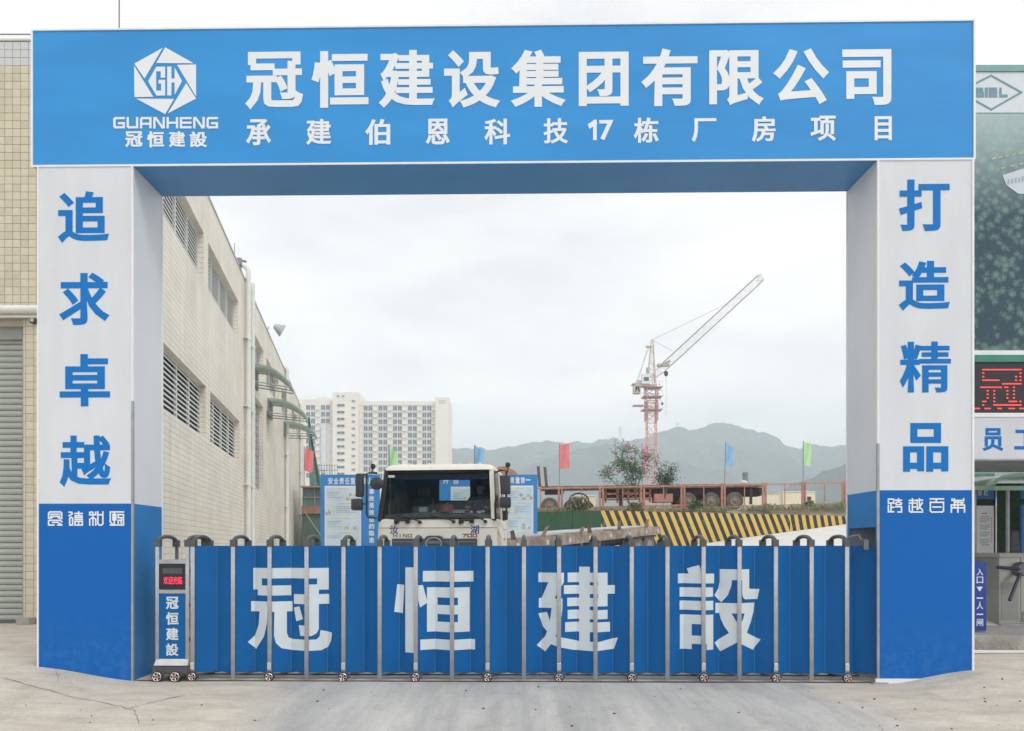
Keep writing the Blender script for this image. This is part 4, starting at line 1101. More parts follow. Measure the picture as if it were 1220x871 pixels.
# ---------------------------------------------------------------- hills and pylons
def ridge(prof, Y0, depth, name, rough, seed, base_z=-2):
    cols_ = 620; rowsn = 26; pxs = [prof[0][0] + (prof[-1][0] - prof[0][0]) * i / cols_ for i in range(cols_ + 1)]
    def h(px):
        for a, b in zip(prof, prof[1:]):
            if a[0] <= px <= b[0]:
                t_ = (px - a[0]) / (b[0] - a[0]); t_ = t_ * t_ * (3 - 2 * t_) * .5 + t_ * .5; return a[1] + (b[1] - a[1]) * t_
        return prof[-1][1]
    vs = []; fs = []
    for j in range(-6, rowsn + 1):
        for px in pxs:
            x = PX(px, Y0); top = PZ(h(px), Y0)
            if j >= 0:
                s_ = j / rowsn; y = Y0 - depth * s_; e = (1 - s_) ** 1.15
            else:
                s_ = -j / 6; y = Y0 + depth * .6 * s_; e = 1 - s_
            z = top * e
            nn = noise.fractal(Vector((x / 110, y / 110, seed)), .9, 2.1, 6)
            z += nn * rough * (1.0 if j > 0 else .25) * min(1, e * 3 + .05) + (noise.noise(Vector((x / 13, y / 13, seed))) * 4.5 + noise.noise(Vector((x / 40, y / 40, seed))) * 5) * min(1, e * 6) * Y0 / 1500
            vs.append((x, y, max(base_z, z)))
    n = cols_ + 1
    for j in range(rowsn + 6):
        for i in range(cols_): fs.append((j * n + i, j * n + i + 1, (j + 1) * n + i + 1, (j + 1) * n + i))
    m = MB(); m.add(vs, fs); return m.build(name, hill_mat, smooth=True, kind='structure')
ridge([(200, 560), (330, 545), (430, 538), (536, 530), (556, 532.5), (580, 534), (620, 529), (650, 523.5), (668, 526), (682, 525), (700, 529), (720, 526), (740, 529), (757, 529), (782, 519), (807, 509), (820, 510.5), (835, 508), (848, 504.5),
       (858, 503.8), (870, 508), (889, 513), (914, 525), (930, 532), (947, 536.5), (958, 536), (972, 535.5), (990, 531), (1009, 528.5), (1050, 520), (1120, 528), (1220, 545), (1400, 575)], 1500, 620, 'far_hills', 26, 3.1)
ridge([(560, 575), (600, 566), (640, 552), (668, 541), (700, 533), (728, 529.5), (745, 534), (790, 548), (850, 560), (905, 572), (940, 578), (1000, 585)], 1150, 350, 'middle_hills', 16, 8.3)
ridge([(900, 592), (930, 584), (950, 574), (968, 568), (984, 557), (1000, 551), (1012, 546), (1060, 534), (1120, 530), (1250, 545)], 720, 260, 'near_hill', 10, 5.7)
def pylon(px, py0, py1, Y, label, w=7):
    sc = Y / F; x0 = PX(px, Y); z0 = PZ(py1, Y); H = (py1 - py0) * sc
    t = thing('power_pylon', label, 'pylon', (x0, Y, z0 - 8), 0, 'power pylons on the hills')
    m = MB(); z = 8
    wb = w * sc * .5
    for a, b in ((-1, -1), (1, -1), (1, 1), (-1, 1)): m.tube([(a * wb, b * wb, 0), (a * wb * .35, b * wb * .35, 8 + H * .6), (a * wb * .3, b * wb * .3, 8 + H)], .22, 4)
    for k in range(6): z_ = 8 + H * k / 6; ww = wb * (1 - .65 * min(1, k / 4)); m.tube([(-ww, -ww, z_), (ww, -ww, z_ + H / 6)], .14, 4); m.tube([(ww, -ww, z_), (-ww, -ww, z_ + H / 6)], .14, 4)
    m.build('lattice_tower', M('pylon_steel', (.45, .47, .5), .6), t)
    for k in (.68, .84, 1.0):
        m = MB(); z_ = 8 + H * k; m.prism([(-wb * 1.3, -.3, z_), (0, -.3, z_ + H * .05), (wb * 1.3, -.3, z_), (0, -.3, z_ - .5)], (0, .6, 0)); m.build('cross_arm', M('pylon_steel', (.45, .47, .5)), t)
pylon(739, 510, 529, 1460, 'larger faint power pylon on the ridge left of the crane mast', 5)
pylon(807, 504, 512, 1480, 'smaller faint power pylon on the summit right of the crane mast', 3)
# ---------------------------------------------------------------- terrace, retaining wall, ramp edge
A_ = Vector((PX(716, 36), 36, 0)); B_ = Vector((PX(1009, 40), 40, 0)); wd = (B_ - A_).normalized(); wn = Vector((-wd.y, wd.x, 0))
def wallp(s): return A_ + wd * s
s_l, s_g, s_r = -16.0, -.0, 24.0
def top_z(s): return 3.55 + .03 * s if s > 0 else 3.55
ang = math.atan2(wd.y, wd.x)
rw = thing('retaining_wall', 'retaining wall painted with slanting yellow and black hazard stripes beside the white ramp', 'wall', (A_.x, A_.y, 0), ang)
m = MB(); m.prism([(0, 0, -.1), (s_r, 0, -.1), (s_r, 0, top_z(s_r) - .45), (13.8, 0, 3.46), (0, 0, 3.54)], (0, .3, 0)); m.build('striped_wall', stripes_mat, rw)
gw = thing('turf_covered_wall', 'wall hung with dark green artificial turf left of the striped wall', 'wall', (A_.x, A_.y, 0), ang)
m = MB(); m.box(-1.45, -.02, -.05, .3, -.1, 3.52); m.build('turf_panel', turf, gw)
m = MB(); m.hexa([(-3.3, -.22, -.1), (-1.47, -.05, -.1), (-1.47, .3, -.1), (-3.3, .3, -.1)], [(-3.3, -.22, 3.42), (-1.47, -.05, 3.50), (-1.47, .3, 3.50), (-3.3, .3, 3.42)]); m.build('turf_panel', turf, gw)
m = MB(); m.box(-5.4, -3.32, -.12, .3, -.1, 3.40); m.build('turf_panel', turf, gw)
# terrace surface
terr = M('terrace_dirt', (.27, .24, .17), .95, var=.3, scale=1.5, bump=.6, bscale=5)
m = MB()
ss = [-5.4, -4, -2, 0, 3, 6, 9, 12, 14, 18, 24]; dd = [.3, .9, 1.6, 3, 6, 12, 40, 120, 400]
vs = []
for dpt in dd:
    for s in ss:
        p = wallp(s) + wn * dpt
        z = 3.50 + (.035 * max(0, min(14, s))) * smooth(.3, 1.6, dpt) + .06 * noise.noise(Vector((p.x, p.y, 0)))
        if dpt == .3: z = 3.38
        if s < 0 and dpt < 2: z = 3.42
        vs.append((p.x * (1 + dpt / 150), p.y, z))
n_ = len(ss); m.add(vs, [(j * n_ + i, j * n_ + i + 1, (j + 1) * n_ + i + 1, (j + 1) * n_ + i) for j in range(len(dd) - 1) for i in range(n_ - 1)])
m.build('terrace_ground', terr, kind='structure')
# white concrete surface of the ramp (a sheet on the rising ground)
m = MB(); gxs = spaced(1.5, 18.5, 20) + [18.5]; gys = spaced(15, 41, 40)
vs = []
for y in gys:
    for x in gxs:
        yy = min(y, (A_ + wd * ((x - A_.x) / wd.x)).y - .02); vs.append((x, yy, ground_z(x, yy) + .012 + .02 * (yy > 15.5)))
n_ = len(gxs); m.add(vs, [(j * n_ + i, j * n_ + i + 1, (j + 1) * n_ + i + 1, (j + 1) * n_ + i) for j in range(len(gys) - 1) for i in range(n_ - 1)])
m.build('ramp', M('ramp_concrete', (.62, .61, .59), .85, var=.07, scale=1.2), kind='structure')
# rusty fence on the terrace
def fenceP(px):      # position along a line .9 m behind the wall edge
    # solve ray / line
    o = A_ + wn * 1.0; dx = (px - CX) / F
    # point t*(dx,1) = o + s*wd
    s = (o.x - dx * o.y) / (dx * wd.y - wd.x)
    return o + wd * s, s
fz0 = lambda s: 3.52 + .040 * max(-4, min(20, s)) + .06
fen = thing('rusty_fence', 'rusty red steel railing along the terrace edge above the striped wall', 'fence', (A_.x, A_.y, 0))
def frail(px0, px1, h, r, name='rail'):
    (a, sa), (b, sb) = fenceP(px0), fenceP(px1)
    m = MB(); z0, z1 = fz0(sa) + h, fz0(sb) + h
    m.hexa([a + Vector((0, -r, z0 - r)), b + Vector((0, -r, z1 - r)), b + Vector((0, r, z1 - r)), a + Vector((0, r, z0 - r))], [a + Vector((0, -r, z0 + r)), b + Vector((0, -r, z1 + r)), b + Vector((0, r, z1 + r)), a + Vector((0, r, z0 + r))])
    m.build(name, rust_rail, fen, world=True)
bigp = [619.5, 668, 717, 766, 814, 862, 911, 958, 1006, 1054]
for i, px in enumerate(bigp):
    for dx_ in (-.10, .06):
        p, s = fenceP(px); z = fz0(s); p = p + wd * dx_
        m = MB(); m.box(p.x - .045, p.x + .045, p.y - .05, p.y + .05, z - .12, z + 1.2); m.build('post', rust_rail, fen, world=True)
    if i < len(bigp) - 1:
        for h, r in ((.02, .028), (1.12, .032)): frail(px, bigp[i + 1], h, r)
        if px < 800: frail(px, bigp[i + 1], .14, .05)
        p, s = fenceP((px + bigp[i + 1]) / 2 + .5); z = fz0(s)
        m = MB(); m.box(p.x - .02, p.x + .02, p.y - .02, p.y + .02, z + .05, z + 1.09); m.build('baluster', rust_rail, fen, world=True)
# weeds along the edge
m = MB()
for k in range(3600):
    s = random.uniform(-3.5, 16); p = wallp(s) + wn * random.uniform(.32, 1.3)
    dens = noise.noise(Vector((s * .7, 0, 4))) + .5
    if random.random() > dens + .25: continue
    h = random.uniform(.08, .28) * (1 + .9 * max(0, noise.noise(Vector((s * 1.3, 1, 0))))); w = random.uniform(.012, .03); a = random.uniform(0, PI)
    z = 3.40 + .035 * max(0, s); lx, ly = random.uniform(-.12, .12), random.uniform(-.08, .08)
    c, si = math.cos(a) * w, math.sin(a) * w
    m.add([(p.x - c, p.y - si, z), (p.x + c, p.y + si, z), (p.x + c * .6 + lx, p.y + si + ly, z + h), (p.x - c + lx * 1.3, p.y - si + ly, z + h * 1.05)], [(0, 1, 2, 3)])
m.build('weeds', weedm, kind='stuff', label='dry weeds growing along the top of the striped wall')
def bush(px, py, Y, r, n, mat, label, name='weed_bush'):
    c = P(px, py, Y); t = thing(name, label, 'bush', (c.x, c.y, c.z - r))
    m = MB()
    for k in range(n):
        a, b = random.uniform(0, 2 * PI), random.uniform(.1, 1); rr = r * random.uniform(.3, 1)
        q = Vector((math.cos(a) * rr * 1.6 * (1 - b * .4), math.sin(a) * rr * .5, b * r * 1.5)); s = .05 + .05 * random.random()
        u = Vector((random.uniform(-1, 1), random.uniform(-1, 1), random.uniform(-1, 1))).normalized() * s; v = u.cross(Vector((random.uniform(-1, 1), random.uniform(-1, 1), 1))).normalized() * s * .6
        m.quad(q - u, q - v, q + u, q + v)
    m.build('foliage', mat, t)
    m = MB()
    for k in range(7): a = random.uniform(0, 2 * PI); m.tube([(0, 0, 0), (math.cos(a) * r * .9, math.sin(a) * r * .3, r * 1.2)], .012, 4)
    m.build('stem', bark, t)
bush(690, 598, 36.3, .42, 420, weedm, 'dry greyish bush on the terrace edge below the left part of the railing')
bush(757, 603, 36.8, .35, 260, weedm, 'small weedy bush at the foot of the railing under the oleander')
bush(829, 600, 37.6, .28, 200, leafm, 'low green weeds in front of the trailer wheels on the terrace')
bush(964, 599, 39.2, .22, 150, weedm, 'weed tuft on the wall top near the right end of the railing')
# ---------------------------------------------------------------- oleander and small evergreen
def plant(name, label, cat, base, stems, leafmat, nleaf, leaf, flowers=(), spread=.3):
    t = thing(name, label, cat, base)
    m = MB(); tips = []
    for (x, y, h, bend) in stems:
        pts = [(0, 0, 0)]
        for i in range(1, 7): s = i / 6; pts.append((x * s ** bend, y * s, h * s))
        m.tube(pts, .035, 6, r1=.008); tips.append(pts)
        for k in range(5):
            i = random.randint(2, 5); p = Vector(pts[i]); q = p + Vector((random.uniform(-.45, .45), random.uniform(-.4, .4), random.uniform(.15, .5)))
            m.tube([p, q], .012, 4, r1=.005); tips.append([tuple(p), tuple((p + q) / 2), tuple(q)])
    m.build('stem', bark, t)
    m = MB()
    for k in range(nleaf):
        pts = random.choice(tips); i = random.randint(len(pts) // 2, len(pts) - 1); c = Vector(pts[i]) + Vector((random.gauss(0, spread * .5), random.gauss(0, spread * .5), random.gauss(0, spread * .45)))
        u = Vector((random.uniform(-1, 1), random.uniform(-1, 1), random.uniform(-.4, 1))).normalized() * leaf * random.uniform(.7, 1.3); v = u.cross(Vector((random.uniform(-1, 1), random.uniform(-1, 1), .3))).normalized() * leaf * .22
        m.quad(c - u, c - v, c + u, c + v)
    m.build('foliage', leafmat, t)
    for (x, z) in flowers:
        f = MB()
        for k in range(16):
            c = Vector((x, -.1, z)) + Vector((random.gauss(0, .05), random.gauss(0, .05), random.gauss(0, .045))); u = Vector((random.uniform(-1, 1), random.uniform(-1, 1), random.uniform(-1, 1))).normalized() * .045; v = u.cross(Vector((.3, .5, 1))).normalized() * .06
            f.quad(c - u, c - v, c + u, c + v)
        f.build('flower', flowerp, t)
OY = 39.0; ob = P(758, 594, OY); u_ = OY / F
def of(px, py): return ((px - 758) * u_, (594 - py) * u_)
plant('oleander', 'airy oleander shrub with pink flowers behind the rusty railing', 'shrub', ob,
      [(of(733, 0)[0], .1, 2.3, 1.6), (of(745, 0)[0], .2, 2.75, 1.4), (of(718, 0)[0], -.2, 1.35, .8), (of(756, 0)[0], -.2, 2.6, 1), (of(774, 0)[0], .2, 2.3, 1.5), (of(740, 0)[0], -.2, 2.0, 1.2)], leafm, 2300, .085,
      [of(734, 540), of(747, 532), of(751, 534), of(737, 562), of(724, 559), of(752, 547)], .34)
plant('evergreen_shrub', 'small dark evergreen shrub right of the pink flag and the crane mast', 'shrub', P(792, 594, OY + 1),
      [(of(753, 0)[0] * -1, 0, 1.7, 1), (.15, .1, 1.35, 1), (.35, -.1, 1.6, 1), (-.5, .1, 2.1, 1.3), (.0, .2, 1.0, 1)], leafd, 1300, .075, (), .30)
# ---------------------------------------------------------------- flags
def flag(px_top, py_top, px_bot, Y, fx0, fx1, fy0, fy1, col, label, skew=0, fold=.13, zb=3.3):
    p0_ = P(px_bot, 600, Y); t = thing('flag', label, 'flag', (p0_.x, Y, zb), 0, 'coloured flags on thin poles along the site')
    off = origin_of(t); top = P(px_top, py_top, Y)
    m = MB(); m.tube([(0, 0, 0), top - off], .028, 8); m.build('pole', M('flag_pole', (.22, .29, .32), .5), t)
    m = MB(); n, k_ = 10, 6; vs = []
    for j in range(k_ + 1):
        for i in range(n + 1):
            a, b = i / n, j / k_
            px = fx0 + (fx1 - fx0) * a - (b * 1.5 if skew else 0); py = fy0 + (fy1 - fy0) * b + skew * a * (1 - b * .6) + 1.2 * math.sin(a * 5 + px_top) * a
            q = P(px, py, Y) - off
            vs.append((q.x, q.y + fold * math.sin(a * 7 + b * 2) * (a + .1), q.z + .01 * math.sin(a * 9)))
    m.add(vs, [(j * (n + 1) + i, j * (n + 1) + i + 1, (j + 1) * (n + 1) + i + 1, (j + 1) * (n + 1) + i) for j in range(k_) for i in range(n)])
    m.build('cloth', col, t, smooth=True)
fr_ = M('flag_red', (.85, .24, .26), .8, var=.05); fp_ = M('flag_pink', (.88, .42, .60), .8, var=.06); fb_ = M('flag_blue', (.28, .54, .84), .8, var=.05); fg_ = M('flag_green', (.50, .82, .45), .8, var=.05)  # pastel cloth colours: lightening by haze is put into the base colour
flag(666.5, 528.5, 666.5, 46, 667, 678.5, 529.5, 558.5, fr_, 'red flag on a thin pole left of the oleander')
flag(765, 528, 765, 46, 765.5, 774.5, 530, 558, fp_, 'folded pink flag hanging in front of the crane mast', 3, .2)
flag(864.8, 526.5, 861.8, 46, 865, 874.5, 528, 554, fb_, 'blue flag on a leaning pole above the trailer wheels', 5)
flag(957, 525.5, 957, 46, 957.4, 967.8, 525.5, 554, fg_, 'bright green flag on a pole near the right gate column', 5)
flag(463.5, 530, 463.5, 30, 464, 474, 530.5, 560, fg_, 'light green flag rising behind the truck cab roof', 9, zb=.1)
flag(565.5, 530.5, 565.5, 30, 566, 577, 531, 560, fb_, 'pale blue flag rising behind the right end of the cab roof', 6, zb=.1)
flag(362.5, 532, 362.5, 57.5, 363.5, 373.5, 533, 561, fr_, 'red flag at the far end of the tiled wall', 4, zb=.1)
# ---------------------------------------------------------------- low building and chimney beyond the terrace
lo = thing('low_cream_building', 'low cream flat roofed building with one dark window beyond the railing', 'building', (PX(915, 85), 85, 3))
def lz(py): return PZ(py, 85) - 3
m = MB(); m.box(PX(888, 85) - lo.location.x, PX(932, 85) - lo.location.x, 0, 8, 0, lz(590)); m.box(PX(932, 85) - lo.location.x, PX(970, 85) - lo.location.x, -.3, 8, 0, lz(586.5)); m.build('wall', M('low_cream', (.70, .64, .50), .8, var=.05), lo)
m = MB(); m.box(PX(931, 85) - lo.location.x, PX(971, 85) - lo.location.x, -.4, 8.1, lz(586.4), lz(585.6)); m.build('roof_edge', apt_white, lo)
m = MB(); m.box(PX(960.5, 85) - lo.location.x, PX(965, 85) - lo.location.x, -.34, -.25, lz(597), lz(592)); m.build('window', dark_in, lo)
lo2 = thing('white_shed', 'small pale shed seen between the wheels of the trailer on the terrace', 'building', (PX(697, 80), 80, 3))
m = MB(); m.box(-1.1, 1.1, 0, 4, 0, PZ(591, 80) - 3); m.build('wall', M('low_cream', (.7, .64, .5)), lo2); m = MB(); m.box(-1.2, 1.2, -.1, 4.1, PZ(591, 80) - 3, PZ(590, 80) - 3); m.build('roof_edge', apt_white, lo2)
ch_ = thing('chimney', 'slim dark grey chimney rising above the trailer near the blue flag', 'chimney', (PX(888, 90), 90, 3.5))
m = MB(); m.lathe([(.32, 0), (.32, 5.0), (.36, 5.05), (.36, 5.3), (.3, 5.3)], (0, 0, 0), n=14); m.v = [(a, b, c * (PZ(563, 90) - 3.5) / 5.3) for a, b, c in m.v]; m.build('flue', M('flue_grey', (.16, .20, .22), .7), ch_)
# red-brown canopy and the far hut by the end of the tiled wall
rh = thing('red_roof_shed', 'shed with a faded red curved roof behind the right truck mirror', 'shed', (PX(605, 60), 60, 0))
m = MB(); prof = []
for a_, b_ in ((590, 566), (593, 556.5), (600, 555.5), (607, 557.5), (614, 561.5), (618, 566)): prof.append((PX(a_, 60) - rh.location.x, 0, PZ(b_, 60)))
m.prism(prof, (0, 4, 0)); m.build('roof', M('faded_red_roof', (.42, .20, .15), .8, var=.3), rh, smooth=False); m = MB(); m.box(-.9, .9, .1, 3.9, 0, PZ(566, 60) - .01); m.build('wall', dark_in, rh)
ht = thing('site_hut', 'green walled site hut with a brown band and glazed storey left of the notice boards', 'hut', (PX(366, 50), 50, 0))
hx = lambda px: PX(px, 50) - ht.location.x
hz_ = lambda py: PZ(py, 50)
m = MB(); m.box(hx(360), hx(388), 0, 6, 0, hz_(612)); m.build('green_wall', M('hut_green', (.09, .14, .11), .8, var=.15), ht)
m = MB(); m.box(hx(360), hx(388), -.15, 6, hz_(612) + .002, hz_(603)); m.build('brown_band', M('hut_brown', (.30, .17, .12), .8, var=.2), ht)
m = MB(); m.box(hx(360), hx(388), .1, 5.8, hz_(603) + .002, hz_(581)); m.build('glazing', M('hut_glass', (.12, .19, .20), .2, var=.3, scale=.8), ht)
m = MB(); m.box(hx(359), hx(388.5), -.3, 6, hz_(581) + .002, hz_(579.3)); m.box(hx(374.5), hx(375.5), 0, .1, hz_(603) + .003, hz_(581)); m.box(hx(360), hx(388), .02, .1, hz_(593), hz_(592)); m.build('roof', M('hut_roof', (.35, .25, .20), .8), ht)
m = MB(); m.tube([(hx(364.5), -.3, hz_(610)), (hx(385), -.3, hz_(640))], .02, 5); m.build('stay_wire', M('wire_pale', (.5, .5, .48), .6), ht)
nt_ = thing('debris_net', 'dark green debris netting hanging from the end of the tiled wall', 'netting', (PX(370, 62), 62, 0))
m = MB(); vs = []; J, I = 14, 8
for j in range(J + 1):
    b = j / J; py = 497 + (600 - 497) * b; x0 = 366.5 + 3 * b; x1 = 369.5 + 23 * b ** 1.2 - 3 * b
    for i in range(I + 1):
        a = i / I; q = P(x0 + (x1 - x0) * a, py, 62); vs.append((q.x - nt_.location.x, .25 * math.sin(a * 11 + b) * a, q.z))
m.add(vs, [(j * (I + 1) + i, j * (I + 1) + i + 1, (j + 1) * (I + 1) + i + 1, (j + 1) * (I + 1) + i) for j in range(J) for i in range(I)])
m.build('net', M('net_green', (.17, .30, .28), .9, var=.25, scale=4), nt_, smooth=True)
# ---------------------------------------------------------------- notice boards behind the truck
BY = 21.0
def nboard(px0, px1, label, sheet=None, title=(), vert=(), pics=()):
    c0 = PX(px0, BY); t = thing('notice_board', label, 'notice board', (c0, BY, 0), 0, 'blue safety notice boards behind the truck')
    bxm = lambda px: PX(px, BY) - c0
    zt = PZ(565.5, BY)
    m = MB(); m.box(0, bxm(px1), 0, .08, .25, zt); m.build('blue_panel', board_blue, t)
    m = MB()
    for x_ in (.08, bxm(px1) - .16): m.box(x_, x_ + .08, .09, .2, 0, zt - .2)
    m.build('post', trim_grey, t)
    if sheet:
        a, b, y0 = sheet
        m = MB(); m.box(bxm(a), bxm(b), -.02, -.002, .45, PZ(y0, BY)); m.build('white_sheet', poster_white, t)
        h = 17.4; y = y0 + 2
        for k in range(5):
            x0_, x1_ = bxm(a + 1.6), bxm(b - 1.6)
            m = MB(); m.box(x0_, x1_, -.026, -.021, PZ(y + h - 1.4, BY), PZ(y, BY)); pn = m.build('picture_panel', poster_sky, t)
            m = MB()
            tx = .30 + .1 * (k % 2)
            m.box(x0_ + (x1_ - x0_) * tx, x0_ + (x1_ - x0_) * (tx + .38), -.03, -.0265, PZ(y + 1.9, BY), PZ(y + .9, BY)); m.build('heading', print_yellow, pn)
            m = MB(); left = k in (1,) 
            lx = (.30, .88) if (k == 1) else (.04, .46)
            for q_ in range(4 if k != 3 else 2):
                yy = y + 5 + q_ * 2.2
                m.box(x0_ + (x1_ - x0_) * (lx[0] + .03 * (q_ % 2)), x0_ + (x1_ - x0_) * (lx[1] - .09 * (q_ % 3)), -.03, -.0265, PZ(yy + .7, BY), PZ(yy, BY))
            m.build('text_lines', print_grey, pn)
            cx_ = x0_ + (x1_ - x0_) * (.14 if k == 1 else .76); zc = PZ(y + 11, BY)
            for q_ in range(7):
                m = MB(); r_ = random.uniform(.015, .04); ox, oz = random.uniform(-.17, .15), random.uniform(-.07, .07)
                m.lathe([(r_, -.0315 - q_ * .0012), (r_ * .9, -.027)], (0, 0, 0), 'Y', 6); m.v = [(a * random.uniform(.7, 1.5) + cx_ + ox, b, c * 1.3 + zc + oz) for a, b, c in m.v]
                m.build('picture', (print_red, print_yellow, poster_white, print_grey, print_grey, print_yellow)[(q_ + k) % 6], pn)
            y += h
    for ch, x0, y0, x1, y1 in title: put(glyph(ch, .034, .022), bxm(x0), PZ(y1, BY), bxm(x1), PZ(y0, BY), -.004, letter_white, t, 'character')
    for ch, x0, y0, x1, y1 in vert: put(glyph(ch, .034, .022), bxm(x0), PZ(y1, BY), bxm(x1), PZ(y0, BY), -.004, letter_white, t, 'character')
    return t
nboard(381.8, 452, 'blue safety notice board left of the truck, partly behind its left mirrors', (387, 430.3, 579),
       [(ch, 391 + 6.65 * i, 569, 396.6 + 6.65 * i, 577) for i, ch in enumerate('安全责任重于泰山')],
       [(ch, 439.6, 582.5 + 8.25 * i, 446, 589 + 8.25 * i) for i, ch in enumerate('事故是效益的隐患')])
nboard(458, 575, 'blue notice board seen through the windscreen and rear window of the truck cab', (537, 568, 580), [('开', 527.5, 569, 535, 576.5), ('合', 539.5, 569, 547, 576.5)])
nboard(584, 640.3, 'blue notice board right of the truck, behind its right mirrors', (602, 635.4, 578.6),
       [('质', 607, 568.5, 612.8, 576), ('量', 614, 568.5, 619.3, 576), ('第', 620.2, 568.5, 625.5, 576), ('一', 626.3, 571, 632, 572.6)])
# ---------------------------------------------------------------- the truck
TY = 15.3; ts_ = F / TY
TR = thing('truck', 'cream flat-fronted heavy truck facing the gate with a dark windscreen and black side mirrors', 'truck', (PX(519, TY), TY, 0), math.radians(-5.5))
def tx(px): return (px - 519) / ts_
def tz(py): return EYE + (HY - py) / ts_
def tb(m, name, mat, parent=TR, **k): return m.build(name, mat, parent, **k)
gasket = M('gasket_black', (.012, .013, .014), .6)
HWc = 1.22
# front lower body: rounded corners in plan, three levels
def plan(hw, y0, r, dep):
    pts = []
    for i in range(6): a = PI / 2 * i / 5; pts.append((-hw + r - r * math.cos(a), y0 + r - r * math.sin(a)))
    out = [(-hw, y0 + dep)] + pts + [(-x, y) for x, y in reversed(pts)] + [(hw, y0 + dep)]
    return out
def shell(levels, r=.20, dep=1.9):
    vs = []; n = None
    for (z, hw, y0, d_) in levels:
        p = plan(hw, y0, r, d_); n = len(p); vs += [(x, y, z) for x, y in p]
    fs = [(j * n + i, j * n + (i + 1) % n, (j + 1) * n + (i + 1) % n, (j + 1) * n + i) for j in range(len(levels) - 1) for i in range(n)]
    fs.append(tuple(range(n - 1, -1, -1))); fs.append(tuple((len(levels) - 1) * n + i for i in range(n)))
    return MB().add(vs, fs)
zgb, zgt = tz(616.5), tz(560)          # glass bottom and top
tb(shell([(1.02, 1.20, .02, 2.0), (1.3, HWc, .0, 2.02), (2.13, HWc, .0, 2.02)]), 'front_body', cab_cream, smooth=True)
tb(shell([(2.142, HWc - .005, .01, 2.01), (2.30, HWc - .01, .03, 1.99), (zgb - .02, HWc - .02, .06, 1.96)]), 'cowl', cab_cream, smooth=True)
tb(shell([(2.128, HWc - .01, .015, 2.0), (2.144, HWc - .01, .015, 2.0)]), 'panel_gap', gasket)
# roof
tb(shell([(zgt + .03, 1.14, .26, 1.75), (zgt + .09, 1.13, .30, 1.70), (zgt + .145, 1.06, .36, 1.60), (zgt + .165, .96, .46, 1.42)], r=.16), 'roof', cab_cream, smooth=True)
m = MB()
for i in range(9): m.tube([(-.85 + i * .21, .42, zgt + .165), (-.85 + i * .21, 1.7, zgt + .165)], .025, 6)
tb(m, 'roof_ribs', cab_cream)
def pillar(m, b, t_, w, dy):
    (x0, y0, z0), (x1, y1, z1) = b, t_
    m.hexa([(x0 - w, y0, z0), (x0 + w, y0, z0), (x0 + w, y0 + dy, z0), (x0 - w, y0 + dy, z0)], [(x1 - w, y1, z1), (x1 + w, y1, z1), (x1 + w, y1 + dy, z1), (x1 - w, y1 + dy, z1)])
for s in (-1, 1):
    m = MB(); pillar(m, (s * 1.15, .08, zgb - .03), (s * 1.08, .32, zgt + .05), .045, .14); tb(m, 'windscreen_pillar', cab_cream if s > 0 else gasket)
    m = MB(); pillar(m, (s * 1.19, 1.05, zgb - .03), (s * 1.12, 1.0, zgt + .05), .03, .10); tb(m, 'centre_pillar', cab_cream)
    m = MB(); pillar(m, (s * 1.19, 1.86, zgb - .03), (s * 1.12, 1.84, zgt + .05), .03, .14); tb(m, 'rear_pillar', cab_cream)
    m = MB(); m.box(s * 1.04, s * 1.07, .52, 1.84, zgb - .1, zgt); tb(m, 'added_blackout', M('blackout_dark', (.10, .12, .12), .95, var=.3, scale=3))  # added dark sheet that blocks the bright view through the side window
    m = MB(); m.hexa([(s * 1.20, .2, zgb - .03), (s * 1.20, 1.08, zgb - .03), (s * 1.19, 1.08, zgb - .03), (s * 1.19, .2, zgb - .03)], [(s * 1.13, .42, zgt + .04), (s * 1.13, 1.04, zgt + .04), (s * 1.12, 1.04, zgt + .04), (s * 1.12, .42, zgt + .04)]); tb(m, 'side_window', glass_mat)
    m = MB(); m.box(s * 1.2, s * (HWc + .012), .35, 1.25, 1.15, 2.30); dr = tb(m, 'door', cab_cream, bevel=.004)
    m = MB(); m.box(s * (HWc + .013), s * (HWc + .04), 1.0, 1.18, 1.9, 1.95); tb(m, 'handle', black_plastic, dr)
# rear wall with a window
zw0, zw1 = 2.80, 3.26; xw0, xw1 = -.29, .41
m = MB(); yb = 1.86
m.box(-1.17, xw0, yb, yb + .05, zgb - .03, zgt + .05); m.box(xw1, 1.17, yb, yb + .05, zgb - .03, zgt + .05); m.box(xw0, xw1, yb, yb + .05, zgb - .03, zw0); m.box(xw0, xw1, yb, yb + .05, zw1, zgt + .05)
tb(m, 'rear_wall', dark_in)
# windscreen
def ws(u, w, off=0.):      # u -1..1 across, w 0..1 up
    hw = 1.185 + (1.12 - 1.185) * w
    e = abs(u) ** 8 * .03
    return (u * hw, .035 + .27 * w + .07 * u * u + off + .001, zgb + (zgt - zgb) * w - (.05 * u * u if w < .01 else 0) + .0)
m = MB(); n_, k_ = 16, 4
vs = [ws(-1 + 2 * i / n_, j / k_) for j in range(k_ + 1) for i in range(n_ + 1)]
m.add(vs, [(j * (n_ + 1) + i, j * (n_ + 1) + i + 1, (j + 1) * (n_ + 1) + i + 1, (j + 1) * (n_ + 1) + i) for j in range(k_) for i in range(n_)])
tb(m, 'windscreen', glass_mat, smooth=True)
m = MB(); loop = [ws(-1 + 2 * i / 16, 0) for i in range(17)] + [ws(1, j / 4) for j in range(1, 4)] + [ws(1 - 2 * i / 16, 1) for i in range(17)] + [ws(-1, 1 - j / 4) for j in range(1, 5)]
m.tube([(x, y - .01, z) for x, y, z in loop], .028, 6, cap=False); tb(m, 'windscreen_seal', gasket)
m = MB(); m.box(tx(457), tx(465), .285, .29, tz(567), tz(564)); tb(m, 'sticker', M('sticker', (.55, .6, .6), .6))
